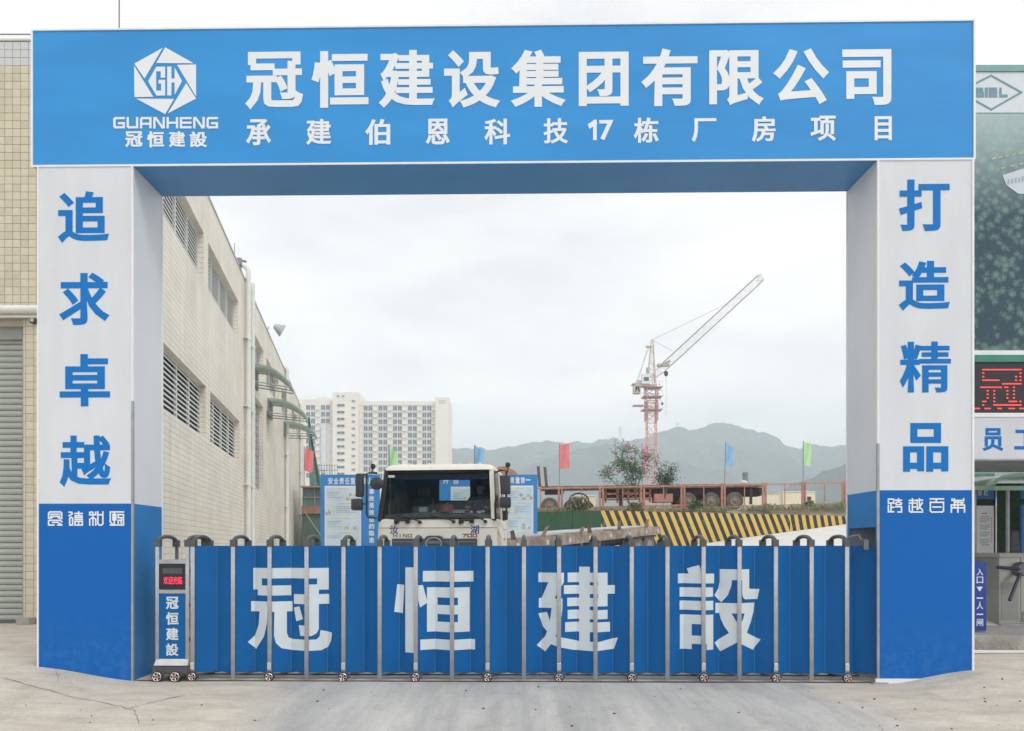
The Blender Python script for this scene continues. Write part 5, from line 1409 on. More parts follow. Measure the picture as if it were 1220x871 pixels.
# cab interior
m = MB(); vs = []
for i in range(13):
    u = -1 + 2 * i / 12; vs += [(u * 1.1, .12 + .05 * u * u, zgb - .02), (u * 1.1, .25, zgb + .10 - .03 * u * u), (u * 1.1, .62, zgb + .14 - .05 * u * u), (u * 1.1, .66, zgb - .35)]
fs = []
for i in range(12):
    for j in range(3): a = i * 4 + j; fs.append((a, a + 4, a + 5, a + 1))
m.add(vs, fs); tb(m, 'dashboard', M('dash_grey', (.17, .19, .185), .7, var=.15), smooth=True)
m = MB(); m.box(-1.15, 1.15, .5, 1.85, 1.5, 1.62); tb(m, 'cab_floor', dark_in)
m = MB(); m.box(-1.12, 1.12, .45, 1.85, zgt + .01, zgt + .025); tb(m, 'headliner', M('headliner', (.16, .17, .175), .9))
m = MB(); m.box(-1.0, 1.0, .42, .46, zgt - .15, zgt + .005); tb(m, 'sun_visor', black_plastic, bevel=.01)
for xc in (-.6, .74):
    m = MB(); m.box(xc - .26, xc + .26, .95, 1.45, 2.05, 2.20); tb(m, 'seat', black_plastic, bevel=.03)
    m = MB(); m.hexa([(xc - .25, 1.42, 2.08), (xc + .25, 1.42, 2.08), (xc + .25, 1.56, 2.08), (xc - .25, 1.56, 2.08)], [(xc - .22, 1.60, 2.85), (xc + .22, 1.60, 2.85), (xc + .22, 1.70, 2.85), (xc - .22, 1.70, 2.85)]); m.box(xc - .13, xc + .13, 1.60, 1.69, 2.88, 3.08); tb(m, 'seat_back', black_plastic, bevel=.02)
m = MB(); pts = []
for i in range(21): a = 2 * PI * i / 20; pts.append((.74 + .23 * math.cos(a), .72 + .10 * math.sin(a), zgb + .20 + .19 * math.sin(a)))
m.tube(pts, .017, 6); m.tube([(.74, .68, zgb + .05), (.74, .72, zgb + .2), (.53, .72, zgb + .21)], .02, 6); m.tube([(.74, .72, zgb + .2), (.95, .72, zgb + .21)], .02, 6); tb(m, 'steering_wheel', black_plastic, smooth=True)
m = MB(); m.lathe([(.205, 0), (.20, .01), (.155, .02), (.15, .07), (.125, .13), (.07, .165), (.01, .175)], (0, 0, 0), n=20); m.tube([(0, -.10, .15), (0, .0, .185), (0, .10, .15)], .014, 5)
m0 = m; hh = thing('hard_hat', 'maroon hard hat lying on the dashboard behind the windscreen', 'hard hat', tuple(Matrix.Rotation(math.radians(-5.5), 3, 'Z') @ Vector((tx(529), .34, zgb + .115)) + TR.location), 0)
m0.build('shell', M('maroon_helmet', (.30, .06, .09), .35, var=.05), hh, smooth=True)
m = MB(); m.box(-.01, .01, -.2, -.17, 0, .02); m.build('brim_clip', black_plastic, hh)
def cabthing(name, label, cat, x, y, z):
    return thing(name, label, cat, tuple(Matrix.Rotation(math.radians(-5.5), 3, 'Z') @ Vector((x, y, z)) + TR.location), math.radians(-5.5))
t = cabthing('papers', 'white papers lying on the dashboard beside the maroon hard hat', 'papers', tx(541), .26, zgb + .105)
m = MB(); m.hexa([(-.17, -.06, 0), (.18, -.05, 0), (.16, .12, .01), (-.12, .1, .01)], [(-.17, -.06, .02), (.18, -.05, .025), (.16, .12, .035), (-.12, .1, .03)]); m.build('sheet', M('paper', (.70, .68, .70), .7), t)
m = MB(); m.hexa([(-.1, -.02, .04), (.26, .0, .04), (.24, .14, .06), (-.08, .12, .06)], [(-.1, -.02, .045), (.26, .0, .045), (.24, .14, .065), (-.08, .12, .065)]); m.build('sheet', M('paper', (.7, .68, .7)), t)
t = cabthing('radio_unit', 'small grey device with a pale front standing on the dashboard left of the hard hat', 'device', tx(500), .30, zgb + .12)
m = MB(); m.box(-.09, .09, 0, .08, 0, .11); m.build('housing', M('device_grey', (.30, .33, .33), .5), t, bevel=.006); m = MB(); m.box(-.07, .07, -.004, 0, .02, .09); m.build('face', M('device_face', (.45, .5, .5), .4), t)
t = cabthing('tissue_pack', 'crumpled white tissues on the right end of the dashboard', 'tissues', tx(568), .28, zgb + .10)
m = MB()
for k in range(9): m.lathe([(.01, -.02), (.035, 0), (.03, .025), (.01, .035)], (random.uniform(-.16, .16), random.uniform(-.03, .05), random.uniform(0, .02)), n=6)
m.build('tissue', M('paper', (.7, .68, .7)), t)
t = cabthing('dash_ornament', 'yellow green ornament on the dashboard just left of the hard hat', 'ornament', tx(514.5), .30, zgb + .10)
m = MB()
for k in range(12): c = Vector((random.uniform(-.1, .1), random.uniform(-.02, .03), random.uniform(.0, .06))); m.lathe([(.005, -.02), (.022, 0), (.005, .02)], c, n=5)
m.build('blossom', M('ornament', (.50, .55, .25), .6, var=.3, scale=20), t)
# wipers, handles
def wiper(px0, py0, px1, py1):
    m = MB(); a = (tx(px0), -.02, tz(py0)); b = (tx(px1), .0, tz(py1)); m.tube([a, b], .016, 5); m.lathe([(.035, -.04), (.035, .03)], (a[0], a[1], a[2] - .01), 'Y', 10)
    m.tube([b, (b[0] - .32, b[1] - .01, b[2] + .06)], .010, 4); return m
for q_ in ((500, 621.5, 489, 617), (541, 621, 530, 617), (579, 621, 570, 616.5)): tb(wiper(*q_), 'wiper', black_plastic)
for a_, b_ in ((470.5, 486.5), (548.5, 564)):
    m = MB(); m.tube([(tx(a_), -.0, tz(624)), (tx(a_) + .01, -.07, tz(620)), (tx(b_) - .01, -.07, tz(620)), (tx(b_), -.0, tz(621))], .026, 6); m.box(tx(a_) - .02, tx(a_) + .07, -.06, .03, tz(623.5), tz(619)); m.box(tx(b_) - .06, tx(b_) + .02, -.06, .03, tz(623.5), tz(619)); tb(m, 'grab_handle', black_plastic)
navy = M('navy_letter', (.03, .05, .22), .5)
def tt(shape, x0, y0, x1, y1, mat, y=-.003, name='lettering'): return put(shape, tx(x0), tz(y1), tx(x1), tz(y0), y, mat, TR, name)
tt(glyph('汝', .02, .014), 463.3, 625.8, 474, 636.3, navy); tt(glyph('湖', .02, .014), 560.5, 625.8, 571.3, 636.3, navy)
LET['I'] = [[(5, 0), (5, 10)]]; LET['O'] = [[(0, 0), (0, 10), (10, 10), (10, 0), (0, 0)]]; LET['7'] = [[(0, 10), (10, 10), (3, 0)]]; LET['0'] = LET['O']
gm = M('badge_grey', (.24, .23, .20), .4); rm = M('badge_red', (.25, .03, .03), .4)
x = 467.2
for ch in 'HINO': tt(strokes(LET[ch], 3.4, (-1.7, -1.7, 11.7, 11.7)), x, 636.0, x + 5.4, 640.4, gm); x += 6.0
x = 551
for ch in '700': tt(strokes(LET[ch], 3.2, (-1.6, -1.6, 11.6, 11.6)), x, 636.0, x + 5.6, 640.4, rm); x += 6.1
# grille with the oval emblem
m = MB(); m.box(tx(466), tx(569), -.02, .04, 1.25, tz(641.6)); gr = tb(m, 'grille', M('grille_dark', (.06, .068, .072), .5), bevel=.015)
m = MB()
for k in range(5): z_ = tz(645.5) - .10 * k; m.box(tx(468), tx(567), -.028, -.021, z_ - .012, z_ + .012)
m.build('slat', M('grille_grey', (.15, .165, .17), .5), gr)
m = MB(); m.prism([(tx(504), -.045, tz(656)), (tx(531), -.045, tz(656)), (tx(528), -.045, tz(640)), (tx(524), -.045, tz(638.2)), (tx(511), -.045, tz(638.2)), (tx(507), -.045, tz(640))], (0, .03, 0)); m.build('emblem_plate', M('plate_dark', (.07, .075, .075), .5), gr)
m = MB(); cz = tz(647.5); pts = [(tx(517.3) + .155 * math.cos(2 * PI * i / 24), -.055, cz + .115 * math.sin(2 * PI * i / 24)) for i in range(25)]
m.tube(pts, .012, 6); m.tube([(tx(517.3) - .125, -.055, cz + .01), (tx(517.3) + .125, -.055, cz + .01)], .011, 5)
m.tube([(tx(517.3) - .12, -.055, cz + .05), (tx(517.3) - .04, -.055, cz + .035), (tx(517.3) + .04, -.055, cz + .035), (tx(517.3) + .12, -.055, cz + .05)], .008, 5); m.build('emblem', M('emblem_grey', (.42, .42, .38), .35, metal=.5), gr)
# bumper, lamps, steps, chassis and wheels behind the gate
m = MB(); m.box(-1.24, 1.24, -.06, .5, .42, .98); tb(m, 'bumper', cab_cream, bevel=.05, smooth=True)
for s in (-1, 1):
    m = MB(); m.box(s * .78, s * 1.16, -.075, -.02, .66, .88); tb(m, 'headlight', M('lamp_glass', (.7, .72, .75), .1), bevel=.02)
    m = MB(); m.lathe([(.30, -.14), (.50, -.14), (.52, -.1), (.52, .1), (.50, .14), (.30, .14)], (s * 1.03, 1.3, .52), 'X', 24); wq = tb(m, 'wheel', rubber, smooth=True)
    m = MB(); m.lathe([(.28, -.12), (.26, -.05), (.1, -.03), (.1, .1), (.28, .12)], (s * 1.03, 1.3, .52), 'X', 18); m.build('rim', trim_grey, wq)
m = MB(); m.box(-.45, -.35, .5, 6.2, .75, 1.0); m.box(.35, .45, .5, 6.2, .75, 1.0); tb(m, 'chassis', dark_steel)
for yy in (4.6,):
    for s in (-1, 1):
        m = MB(); m.lathe([(.28, -.2), (.50, -.2), (.52, -.1), (.52, .1), (.50, .2), (.28, .2)], (s * .98, yy, .52), 'X', 20); tb(m, 'wheel', rubber, smooth=True)
# mirrors
def mirror(x0, y0, x1, y1, y=-.12, bev=.03, nm='mirror'):
    m = MB(); m.box(tx(x0), tx(x1), y, y + .13, tz(y1), tz(y0)); return tb(m, nm, M('mirror_black', (.035, .04, .042), .35, var=.1), bevel=bev, smooth=True)
mirror(422.8, 563.6, 432.3, 592, bev=.04); mirror(417.2, 593.6, 431, 608, bev=.045); mirror(597.2, 567.5, 609, 590, bev=.035); mirror(596, 592.8, 609.6, 606, bev=.045)
m = MB(); m.tube([(tx(447), .05, tz(563)), (tx(440), -.04, tz(562.5)), (tx(436), -.06, tz(564)), (tx(436), -.06, tz(612)), (tx(437.5), -.05, tz(616)), (tx(447), .02, tz(617))], .021, 8)
m.tube([(tx(436), -.05, tz(565)), (tx(428), -.05, tz(564.5))], .016, 6); m.tube([(tx(436), -.05, tz(600)), (tx(425), -.05, tz(600))], .016, 6); m.tube([(tx(443), -.02, tz(562)), (tx(443), -.02, tz(556))], .012, 5); tb(m, 'mirror_arm', black_plastic, smooth=True)
m = MB(); m.lathe([(.01, -.05), (.08, -.03), (.135, 0), (.12, .03), (.03, .07)], (0, 0, 0), 'Y', 18); m.v = [(a * 1.05 + tx(449), b - .1, c * .95 + tz(576)) for a, b, c in m.v]; tb(m, 'round_mirror', M('mirror_black', (.03, .03, .03)), smooth=True)
for px_ in (443, 605.6):
    m = MB(); m.lathe([(.01, -.055), (.04, -.04), (.055, 0), (.04, .04), (.01, .055)], (tx(px_), -.02, tz(555)), 'Z', 12); tb(m, 'marker_ball', black_plastic, smooth=True)
m = MB(); m.tube([(tx(588), .3, tz(562)), (tx(597), .0, tz(561)), (tx(604), -.05, tz(562)), (tx(604), -.05, tz(617)), (tx(600), .05, tz(620))], .02, 7); m.tube([(tx(605.6), -.02, tz(564)), (tx(605.6), -.02, tz(556))], .012, 5); tb(m, 'mirror_arm', black_plastic, smooth=True)
m = MB(); m.box(tx(597), tx(603), .3, .42, tz(619), tz(608)); tb(m, 'grab_handle', black_plastic)
m = MB(); m.tube([(1.22, .3, tz(628)), (1.30, .25, tz(640)), (1.28, .3, tz(654))], .04, 6); tb(m, 'side_duct', cab_cream, smooth=True)
# driver, dimly seen behind the glass
def person(name, label, base, pts, edges, rad, mat, rz=0):
    me = bpy.data.meshes.new('body'); me.from_pydata(pts, edges, []); o = bpy.data.objects.new('tmp', me); COL.objects.link(o)
    sk = o.modifiers.new('s', 'SKIN'); sv = me.skin_vertices[0].data if me.skin_vertices else None
    if sv is None:
        bm = bmesh.new(); bm.from_mesh(me); bm.verts.layers.skin.verify(); bm.to_mesh(me); bm.free(); sv = me.skin_vertices[0].data
    for i, r in enumerate(rad): sv[i].radius = (r if not isinstance(r, tuple) else r[0], r if not isinstance(r, tuple) else r[1])
    sv[0].use_root = True
    sb = o.modifiers.new('u', 'SUBSURF'); sb.levels = 2; sb.render_levels = 2
    dg = bpy.context.evaluated_depsgraph_get(); m2 = bpy.data.meshes.new_from_object(o.evaluated_get(dg))
    bpy.data.objects.remove(o)
    m2.materials.clear(); m2.materials.append(mat)
    for p in m2.polygons: p.use_smooth = True
    return m2
dv = cabthing('person', 'driver in a dark jacket sitting behind the wheel in the truck cab', 'person', .74, 1.12, 2.24)
PTS = [(0, .05, .06), (0, .10, .30), (0, .09, .50), (0, .06, .60), (0, .04, .67), (0, .02, .76), (0, .02, .86),
       (-.19, .09, .53), (-.27, -.10, .33), (-.20, -.34, .34), (.19, .09, .53), (.27, -.10, .33), (.20, -.34, .34),
       (-.11, -.18, .06), (-.15, -.45, .04), (-.15, -.48, -.35), (-.15, -.62, -.40), (.11, -.18, .06), (.15, -.45, .04), (.15, -.48, -.35), (.15, -.62, -.40)]
EDG = [(0, 1), (1, 2), (2, 3), (3, 4), (4, 5), (5, 6), (2, 7), (7, 8), (8, 9), (2, 10), (10, 11), (11, 12), (0, 13), (13, 14), (14, 15), (15, 16), (0, 17), (17, 18), (18, 19), (19, 20)]
RAD = [(.16, .12), (.15, .11), (.17, .11), .06, .06, (.085, .10), .075, .075, .055, .035, .075, .055, .035, .09, .07, .05, .04, .09, .07, .05, .04]
bmz = person('body', '', None, PTS, EDG, RAD, M('jacket_dark', (.05, .06, .09), .9))
skin = M('skin', (.42, .25, .17), .6); bmz.materials.append(skin)
for p in bmz.polygons:
    c = p.center
    if c.z > .635 or (c.y < -.29 and c.z > .2): p.material_index = 1
bo = bpy.data.objects.new('body', bmz); COL.objects.link(bo); bo.parent = dv
m = MB()
for s in (-1, 1):
    for k in range(5):
        a = (s * .20 + (k - 2) * .022, -.35, .35); L_ = (.055, .07, .075, .07, .05)[k]
        m.tube([a, (a[0], a[1] - L_ * .7, a[2] + .012), (a[0] - .004 * s, a[1] - L_, a[2] - .018), (a[0], a[1] - L_ * .8, a[2] - .04)], .0095, 6)
m.build('fingers', skin, dv, smooth=True)
m = MB(); m.lathe([(.02, -.02), (.018, .015), (.004, .03)], (0, -.085, .765), 'Y', 8)
for s in (-1, 1): m.lathe([(.012, -.006), (.02, 0), (.012, .006)], (s * .088, .02, .77), 'X', 8)
m.build('nose_and_ears', skin, dv, smooth=True)
m = MB()
for s in (-1, 1): m.lathe([(.011, -.004), (.011, .002)], (s * .032, -.082, .795), 'Y', 8)
m.box(-.024, .024, -.086, -.078, .722, .730); m.build('eyes_and_mouth', black_plastic, dv)
m = MB(); m.lathe([(.098, -.03), (.104, .01), (.095, .05), (.06, .085), (.01, .098)], (0, .035, .84), n=16); m.build('hair', black_plastic, dv, smooth=True)
# ---------------------------------------------------------------- flatbed trailer behind the truck
p0_, p1_ = Vector((PX(598, 17.5), 17.5, 1.90)), Vector((PX(787, 27), 27, 2.52))
tl = thing('flatbed_trailer', 'long rusty flatbed trailer with short stakes on the ramp right of the truck', 'trailer', (p0_.x, p0_.y, 0))
dxy = (p1_ - p0_); LENt = dxy.xy.length; dirx = Vector((dxy.x, dxy.y, 0)).normalized(); side = Vector((-dirx.y, dirx.x, 0))
def tp(s, w, h): return p0_ - origin_of(tl) + dirx * (s * LENt) + side * w + Vector((0, 0, dxy.z * s + h))
def tbox(m, s0, s1, w0, w1, h0, h1):
    return m.hexa([tp(s0, w0, h0), tp(s1, w0, h0), tp(s1, w1, h0), tp(s0, w1, h0)], [tp(s0, w0, h1), tp(s1, w0, h1), tp(s1, w1, h1), tp(s0, w1, h1)])
m = MB(); tbox(m, 0, 1, 0, .07, -.26, .0); tbox(m, 0, 1, 2.43, 2.5, -.26, 0); tbox(m, 0, .008, .07, 2.43, -.26, 0); tbox(m, .992, 1, .07, 2.43, -.26, 0); m.build('side_rail', deck_rust, tl)
for k in range(26):
    m = MB(); tbox(m, .008 + k * .0378, .008 + k * .0378 + .0355, .07, 2.43, -.06, -.01 + random.uniform(-.01, .008)); m.build('plank', deck_rust, tl)
m = MB(); tbox(m, .02, .98, .8, 1.0, -.55, -.10); tbox(m, .02, .98, 1.6, 1.8, -.55, -.10); tbox(m, .0, .99, .3, .36, -.42, -.27)
for k in range(11): tbox(m, .05 + k * .09, .06 + k * .09, .07, 2.4, -.24, -.10)
m.build('chassis', dark_steel, tl)
for s_ in (.06, .2, .32, .44, .58, .72, .86, .965):
    m = MB(); tbox(m, s_, s_ + .012, -.018, -.001, -.2, -.08); m.build('reflector', M('reflector_pale', (.55, .52, .44), .4, var=.15), tl)
for s_, l_, h_ in ((.06, -.08, .20), (.19, .26, .26), (.40, .14, .17), (.46, -.10, .24), (.66, .03, .27), (.88, .12, .26)):
    m = MB(); a = tp(s_, .06, -.02); b = tp(s_ + l_ / LENt * 1.2, .06, h_)
    m.hexa([a + Vector((-.06, -.03, 0)), a + Vector((.06, -.03, 0)), a + Vector((.06, .03, 0)), a + Vector((-.06, .03, 0))], [b + Vector((-.045, -.03, 0)), b + Vector((.045, -.03, .03)), b + Vector((.045, .03, .03)), b + Vector((-.045, .03, 0))]); m.build('stake', M('stake_rust', (.20, .14, .11), .85, var=.3, scale=6), tl)
for s_, w0, l_ in ((.04, .3, .3), (.36, .5, .28), (.66, .25, .3)):
    m = MB(); tbox(m, s_, s_ + l_, w0, w0 + 1.3, .0, .045); m.build('steel_sheet', grey_sheet, tl)
for s_ in (.30, .44, .56):
    m = MB(); tbox(m, s_, s_ + .012, .25, .38, -1.2 + .0 * s_, -.27); m.build('landing_leg', deck_rust, tl)
for s_ in (.80, .90):
    for w in (.16, 2.34):
        c = tp(s_, w, 0); gz = ground_z(c.x + tl.location.x, c.y + tl.location.y); m = MB()
        m.lathe([(.30, -.14), (.50, -.15), (.54, -.1), (.54, .1), (.50, .15), (.30, .14)], (0, 0, 0), 'Y', 22)
        Rr = Matrix.Rotation(math.atan2(dirx.y, dirx.x), 4, 'Z'); m.v = [tuple(Rr @ Vector(v) + Vector((c.x, c.y, gz + .54 + .32))) for v in m.v]; wq = m.build('wheel', tyre_dusty, tl, smooth=True)
        h_ = MB(); h_.lathe([(.06, -.22), (.1, -.2), (.12, -.165), (.25, -.152), (.3, -.16), (.31, -.142)], (0, 0, 0), 'Y', 16); h_.v = [tuple(Rr @ Vector(v) + Vector((c.x, c.y, gz + .54 + .32))) for v in h_.v]; h_.build('rim', deck_rust, wq)
m = MB(); tbox(m, .74, .96, .0, .5, -.34, -.28); m.build('mudguard', rubber, tl)
# ---------------------------------------------------------------- trailer parked on the terrace
QY = 43.5
t2 = thing('terrace_trailer', 'long rusty flatbed trailer with dusty tyres parked on the terrace behind the railing', 'trailer', (PX(642, QY), QY, 3.4))
def qx(px): return PX(px, QY) - t2.location.x
def qz(py): return PZ(py, QY) - 3.4
def qbox(m, a, b, y0, y1, pa, pb, slope=-.0125):
    z = lambda px, py: qz(py + (px - 642) * slope)
    return m.hexa([(qx(a), y0, z(a, pb)), (qx(b), y0, z(b, pb)), (qx(b), y1, z(b, pb)), (qx(a), y1, z(a, pb))], [(qx(a), y0, z(a, pa)), (qx(b), y0, z(b, pa)), (qx(b), y1, z(b, pa)), (qx(a), y1, z(a, pa))])
qbox(MB(), 645, 914, 0, .08, 579.4, 583.4).build('side_rail', M('rust_dark', (.22, .12, .10), .85, var=.4, scale=4), t2)
qbox(MB(), 645, 914, .09, 2.4, 579.9, 581.5).build('deck', deck_rust, t2)
m = MB(); qbox(m, 720, 912, .5, .7, 583.6, 592); qbox(m, 720, 912, 1.7, 1.9, 583.6, 592); qbox(m, 800, 912, .75, 1.65, 585, 593); m.build('chassis', dark_steel, t2)
m = MB(); qbox(m, 719, 775, .1, .25, 588, 590.5); qbox(m, 719, 775, .1, .25, 595, 597); 
for px in (721, 735, 748, 762, 774): qbox(m, px, px + 2, .1, .25, 584, 600)
m.build('side_frame', rust, t2)
qbox(MB(), 780, 802, .1, .9, 590, 600).build('tool_box', M('box_pale_red', (.50, .22, .20), .7, var=.15), t2)
qbox(MB(), 738, 742, .1, .25, 586, 606).build('landing_leg', dark_steel, t2)
qbox(MB(), 650, 672, .2, 1.2, 583.6, 588).build('fifth_wheel_plate', dark_steel, t2)
m = MB(); qbox(m, 894, 897, .1, .2, 584, 604); qbox(m, 905, 914, .1, .2, 584, 589); m.build('rear_frame', dark_steel, t2)
for px, py in ((655, 603.0), (685, 602.5), (820, 597.3), (848, 597), (876, 596.5)):
    for yy in (.25, 2.2):
        m = MB(); m.lathe([(.26, -.16), (.45, -.17), (.50, -.12), (.50, .12), (.45, .16), (.26, .15)], (qx(px), yy, qz(py)), 'Y', 26); wq = m.build('wheel', tyre_dusty, t2, smooth=True)
        m = MB(); m.lathe([(.05, -.25), (.09, -.23), (.11, -.185), (.20, -.176), (.26, -.20), (.28, -.172)], (qx(px), yy, qz(py)), 'Y', 18); m.build('rim', M('rim_dusty', (.24, .20, .16), .8, var=.3), wq)
for px0, px1, t_, w_ in ((639.5, 642.5, 555.5, 3), (647.5, 650.5, 556.5, 3)):
    m = MB(); m.hexa([(qx(px0 + 2), .0, qz(580)), (qx(px0 + 5.4), .0, qz(580)), (qx(px0 + 5.4), .1, qz(580)), (qx(px0 + 2), .1, qz(580))], [(qx(px0), .0, qz(t_)), (qx(px0 + 3.4), .0, qz(t_)), (qx(px0 + 3.4), .1, qz(t_)), (qx(px0), .1, qz(t_))]); m.build('stanchion', M('stanchion_brown', (.13, .10, .09), .8), t2)
m = MB(); pts = [(qx(690) + .55 * math.cos(a), .1, qz(597) + .45 * math.sin(a)) for a in [PI * k / 8 for k in range(9)]]; m.tube(pts, .05, 6); m.tube([(qx(700), 0, qz(598)), (qx(706), .1, qz(604))], .12, 6); m.build('mudguard', dark_steel, t2)
m = MB(); m.lathe([(.22, 0), (.22, .12), (.02, .2)], (qx(890), .6, qz(579) + .18), n=12); m.build('lashed_bundle', white_pipe, t2)
# ---------------------------------------------------------------- tower crane
KY = 150.0; ks = KY / F
cr = thing('tower_crane', 'tall luffing tower crane with a faded orange mast and a raised pale jib pointing right', 'crane', (PX(776, KY), KY, 3))
def kx(px): return PX(px, KY) - cr.location.x
def kz(py): return PZ(py, KY) - 3
def lattice(m, p, q, w0, w1, n, r, up=Vector((0, 1, 0)), rd=None, tri=False):
    p, q = Vector(p), Vector(q); d_ = (q - p).normalized(); a = d_.cross(up).normalized(); b = a.cross(d_).normalized(); rd = rd or r * .6
    cs = [(-1, -1), (1, -1), (1, 1), (-1, 1)] if not tri else [(-1, -1), (-1, 1), (1, 0)]
    ring = []
    for i in range(n + 1):
        s = i / n; w = w0 + (w1 - w0) * s; ring.append([p + (q - p) * s + a * cx_ * w / 2 + b * cy_ * w / 2 for cx_, cy_ in cs])
    k = len(cs)
    for j in range(k): m.tube([ring[i][j] for i in (0, n)] if w0 == w1 else [ring[i][j] for i in range(n + 1)], r, 4)
    for i in range(n):
        for j in range(k):
            j2 = (j + 1) % k
            if i % 2: m.tube([ring[i][j], ring[i + 1][j2]], rd, 3, cap=False)
            else: m.tube([ring[i][j2], ring[i + 1][j]], rd, 3, cap=False)
            m.tube([ring[i + 1][j], ring[i + 1][j2]], rd, 3, cap=False)
m = MB(); lattice(m, (0, 0, 0), (0, 0, kz(478)), 1.75, 1.75, 13, .09); m.build('mast', crane_red, cr)
m = MB(); lattice(m, (0, 0, kz(502)), (0, 0, kz(463)), 2.15, 2.15, 5, .10); m.build('climbing_frame', M('crane_purple_red', (.48, .30, .33), .7, var=.15, scale=1), cr)
pm = M('crane_purple_red', (.48, .3, .33))
for py, a, b in ((462, 768, 788), (473, 765, 788), (488.5, 764.5, 788)):
    m = MB(); m.box(kx(a), kx(b), -1.4, 1.4, kz(py) - .12, kz(py)); fo_ = m.build('platform', pm, cr)
    for yy in (-1.38, 1.38):
        m = MB(); m.tube([(kx(a), yy, kz(py) + 1), (kx(b), yy, kz(py) + 1)], .03, 4)
        for k in range(6): x_ = kx(a) + (kx(b) - kx(a)) * k / 5; m.tube([(x_, yy, kz(py)), (x_, yy, kz(py) + 1)], .025, 4)
        m.build('handrail', pm, fo_)
m = MB(); m.box(kx(754), kx(766), -.8, .8, kz(484), kz(483)); m.tube([(kx(766), 0, kz(483.5)), (kx(770), 0, kz(486))], .08, 4); m.build('side_platform', pm, cr)
m = MB(); lattice(m, (kx(776), 0, kz(462)), (kx(777), 0, kz(405)), 1.6, .35, 8, .09); m.box(kx(769.5), kx(777), -.5, .5, kz(413.6), kz(412.4)); m.build('tower_head', crane_cream, cr)
m = MB(); m.box(kx(756), kx(781), -1.0, 1.0, kz(461), kz(459)); m.box(kx(758), kx(764), -.8, .8, kz(459), kz(454)); m.box(kx(752.5), kx(764), -1.1, 1.1, kz(458.6), kz(457.6)); m.build('machinery_deck', crane_cream, cr)
m = MB(); m.box(kx(754.5), kx(762.5), -.9, .9, kz(469), kz(459.5)); cw = m.build('counterweight', M('counterweight_grey', (.5, .5, .48), .8, var=.1), cr)
m = MB(); m.prism([(kx(756), -.93, kz(468)), (kx(757), -.93, kz(468)), (kx(758.5), -.93, kz(464)), (kx(760), -.93, kz(468)), (kx(761.5), -.93, kz(468)), (kx(760.5), -.93, kz(461)), (kx(759.5), -.93, kz(461)), (kx(758.5), -.93, kz(463)), (kx(757.5), -.93, kz(461)), (kx(756.5), -.93, kz(461))], (0, .02, 0)); m.build('marking', dark_steel, cw)
m = MB(); m.box(kx(763.5), kx(772.7), -1.6, -.2, kz(459), kz(447.5)); cb_ = m.build('cab', crane_white, cr)
m = MB(); m.box(kx(765.3), kx(771.3), -1.63, -1.6, kz(456), kz(451.5)); m.build('window', apt_glass, cb_)
m = MB(); m.box(kx(769), kx(771), -1.2, -.6, kz(447.3), kz(439.5)); m.build('electric_box', trim_grey, cr)
j0, j1 = Vector((kx(775), 0, kz(452))), Vector((kx(908), 0, kz(329.5)))
m = MB(); lattice(m, j0, j0 + (j1 - j0) * .12, .7, 1.55, 3, .07, tri=False); m.build('jib_foot', crane_cream, cr)
m = MB(); lattice(m, j0 + (j1 - j0) * .12, j1 - (j1 - j0) * .03, 1.45, 1.45, 24, .055, rd=.018); m.build('jib', M('jib_grey_rose', (.20, .15, .15), .7), cr)
m = MB(); e_ = j1; lattice(m, j1 - (j1 - j0) * .03, j1, 1.45, .9, 2, .06, rd=.03); m.tube([(kx(900), 0, kz(334)), (kx(911), 0, kz(334.5))], .07, 4); m.build('jib_tip', crane_cream, cr)
m = MB(); m.box(kx(783), kx(797), -.6, .6, kz(436.5), kz(434)); m.tube([(kx(784), 0, kz(438)), (kx(798), 0, kz(430))], .25, 5); m.build('winch', M('winch_grey', (.42, .40, .40), .6), cr)
top_ = (kx(777), 0, kz(405))
for a_, b_ in ((top_, (kx(864), 0, kz(363))), (top_, (kx(801), 0, kz(418))), ((kx(772), 0, kz(412)), (kx(760), 0, kz(455))), ((kx(774), 0, kz(412)), (kx(757), 0, kz(458)))):
    m = MB(); m.tube([a_, b_], .035, 4); m.build('pendant_rope', M('rope_grey', (.25, .25, .27), .6), cr)
m = MB(); m.tube([(kx(885), 0, kz(355)), (kx(850), 0, kz(395)), (kx(812), 0, kz(425)), (kx(798), 0, kz(432))], .015, 3); m.build('slack_rope', M('rope_grey', (.25, .25, .27)), cr)
m = MB(); m.lathe([(.05, -.6), (.35, -.35), (.42, 0), (.3, .4), (.05, .55)], (kx(793.6), 0, kz(445)), n=10); m.tube([(kx(793.6), 0, kz(447)), (kx(793.6), 0, kz(495))], .02, 4); m.build('hook_block', dark_steel, cr)
m = MB(); m.lathe([(.05, -.3), (.3, 0), (.05, .3)], (kx(789), 0, kz(481)), n=8); m.tube([(kx(789), 0, kz(481)), (kx(786), 0, kz(474))], .03, 4); m.build('lamp', dark_steel, cr)
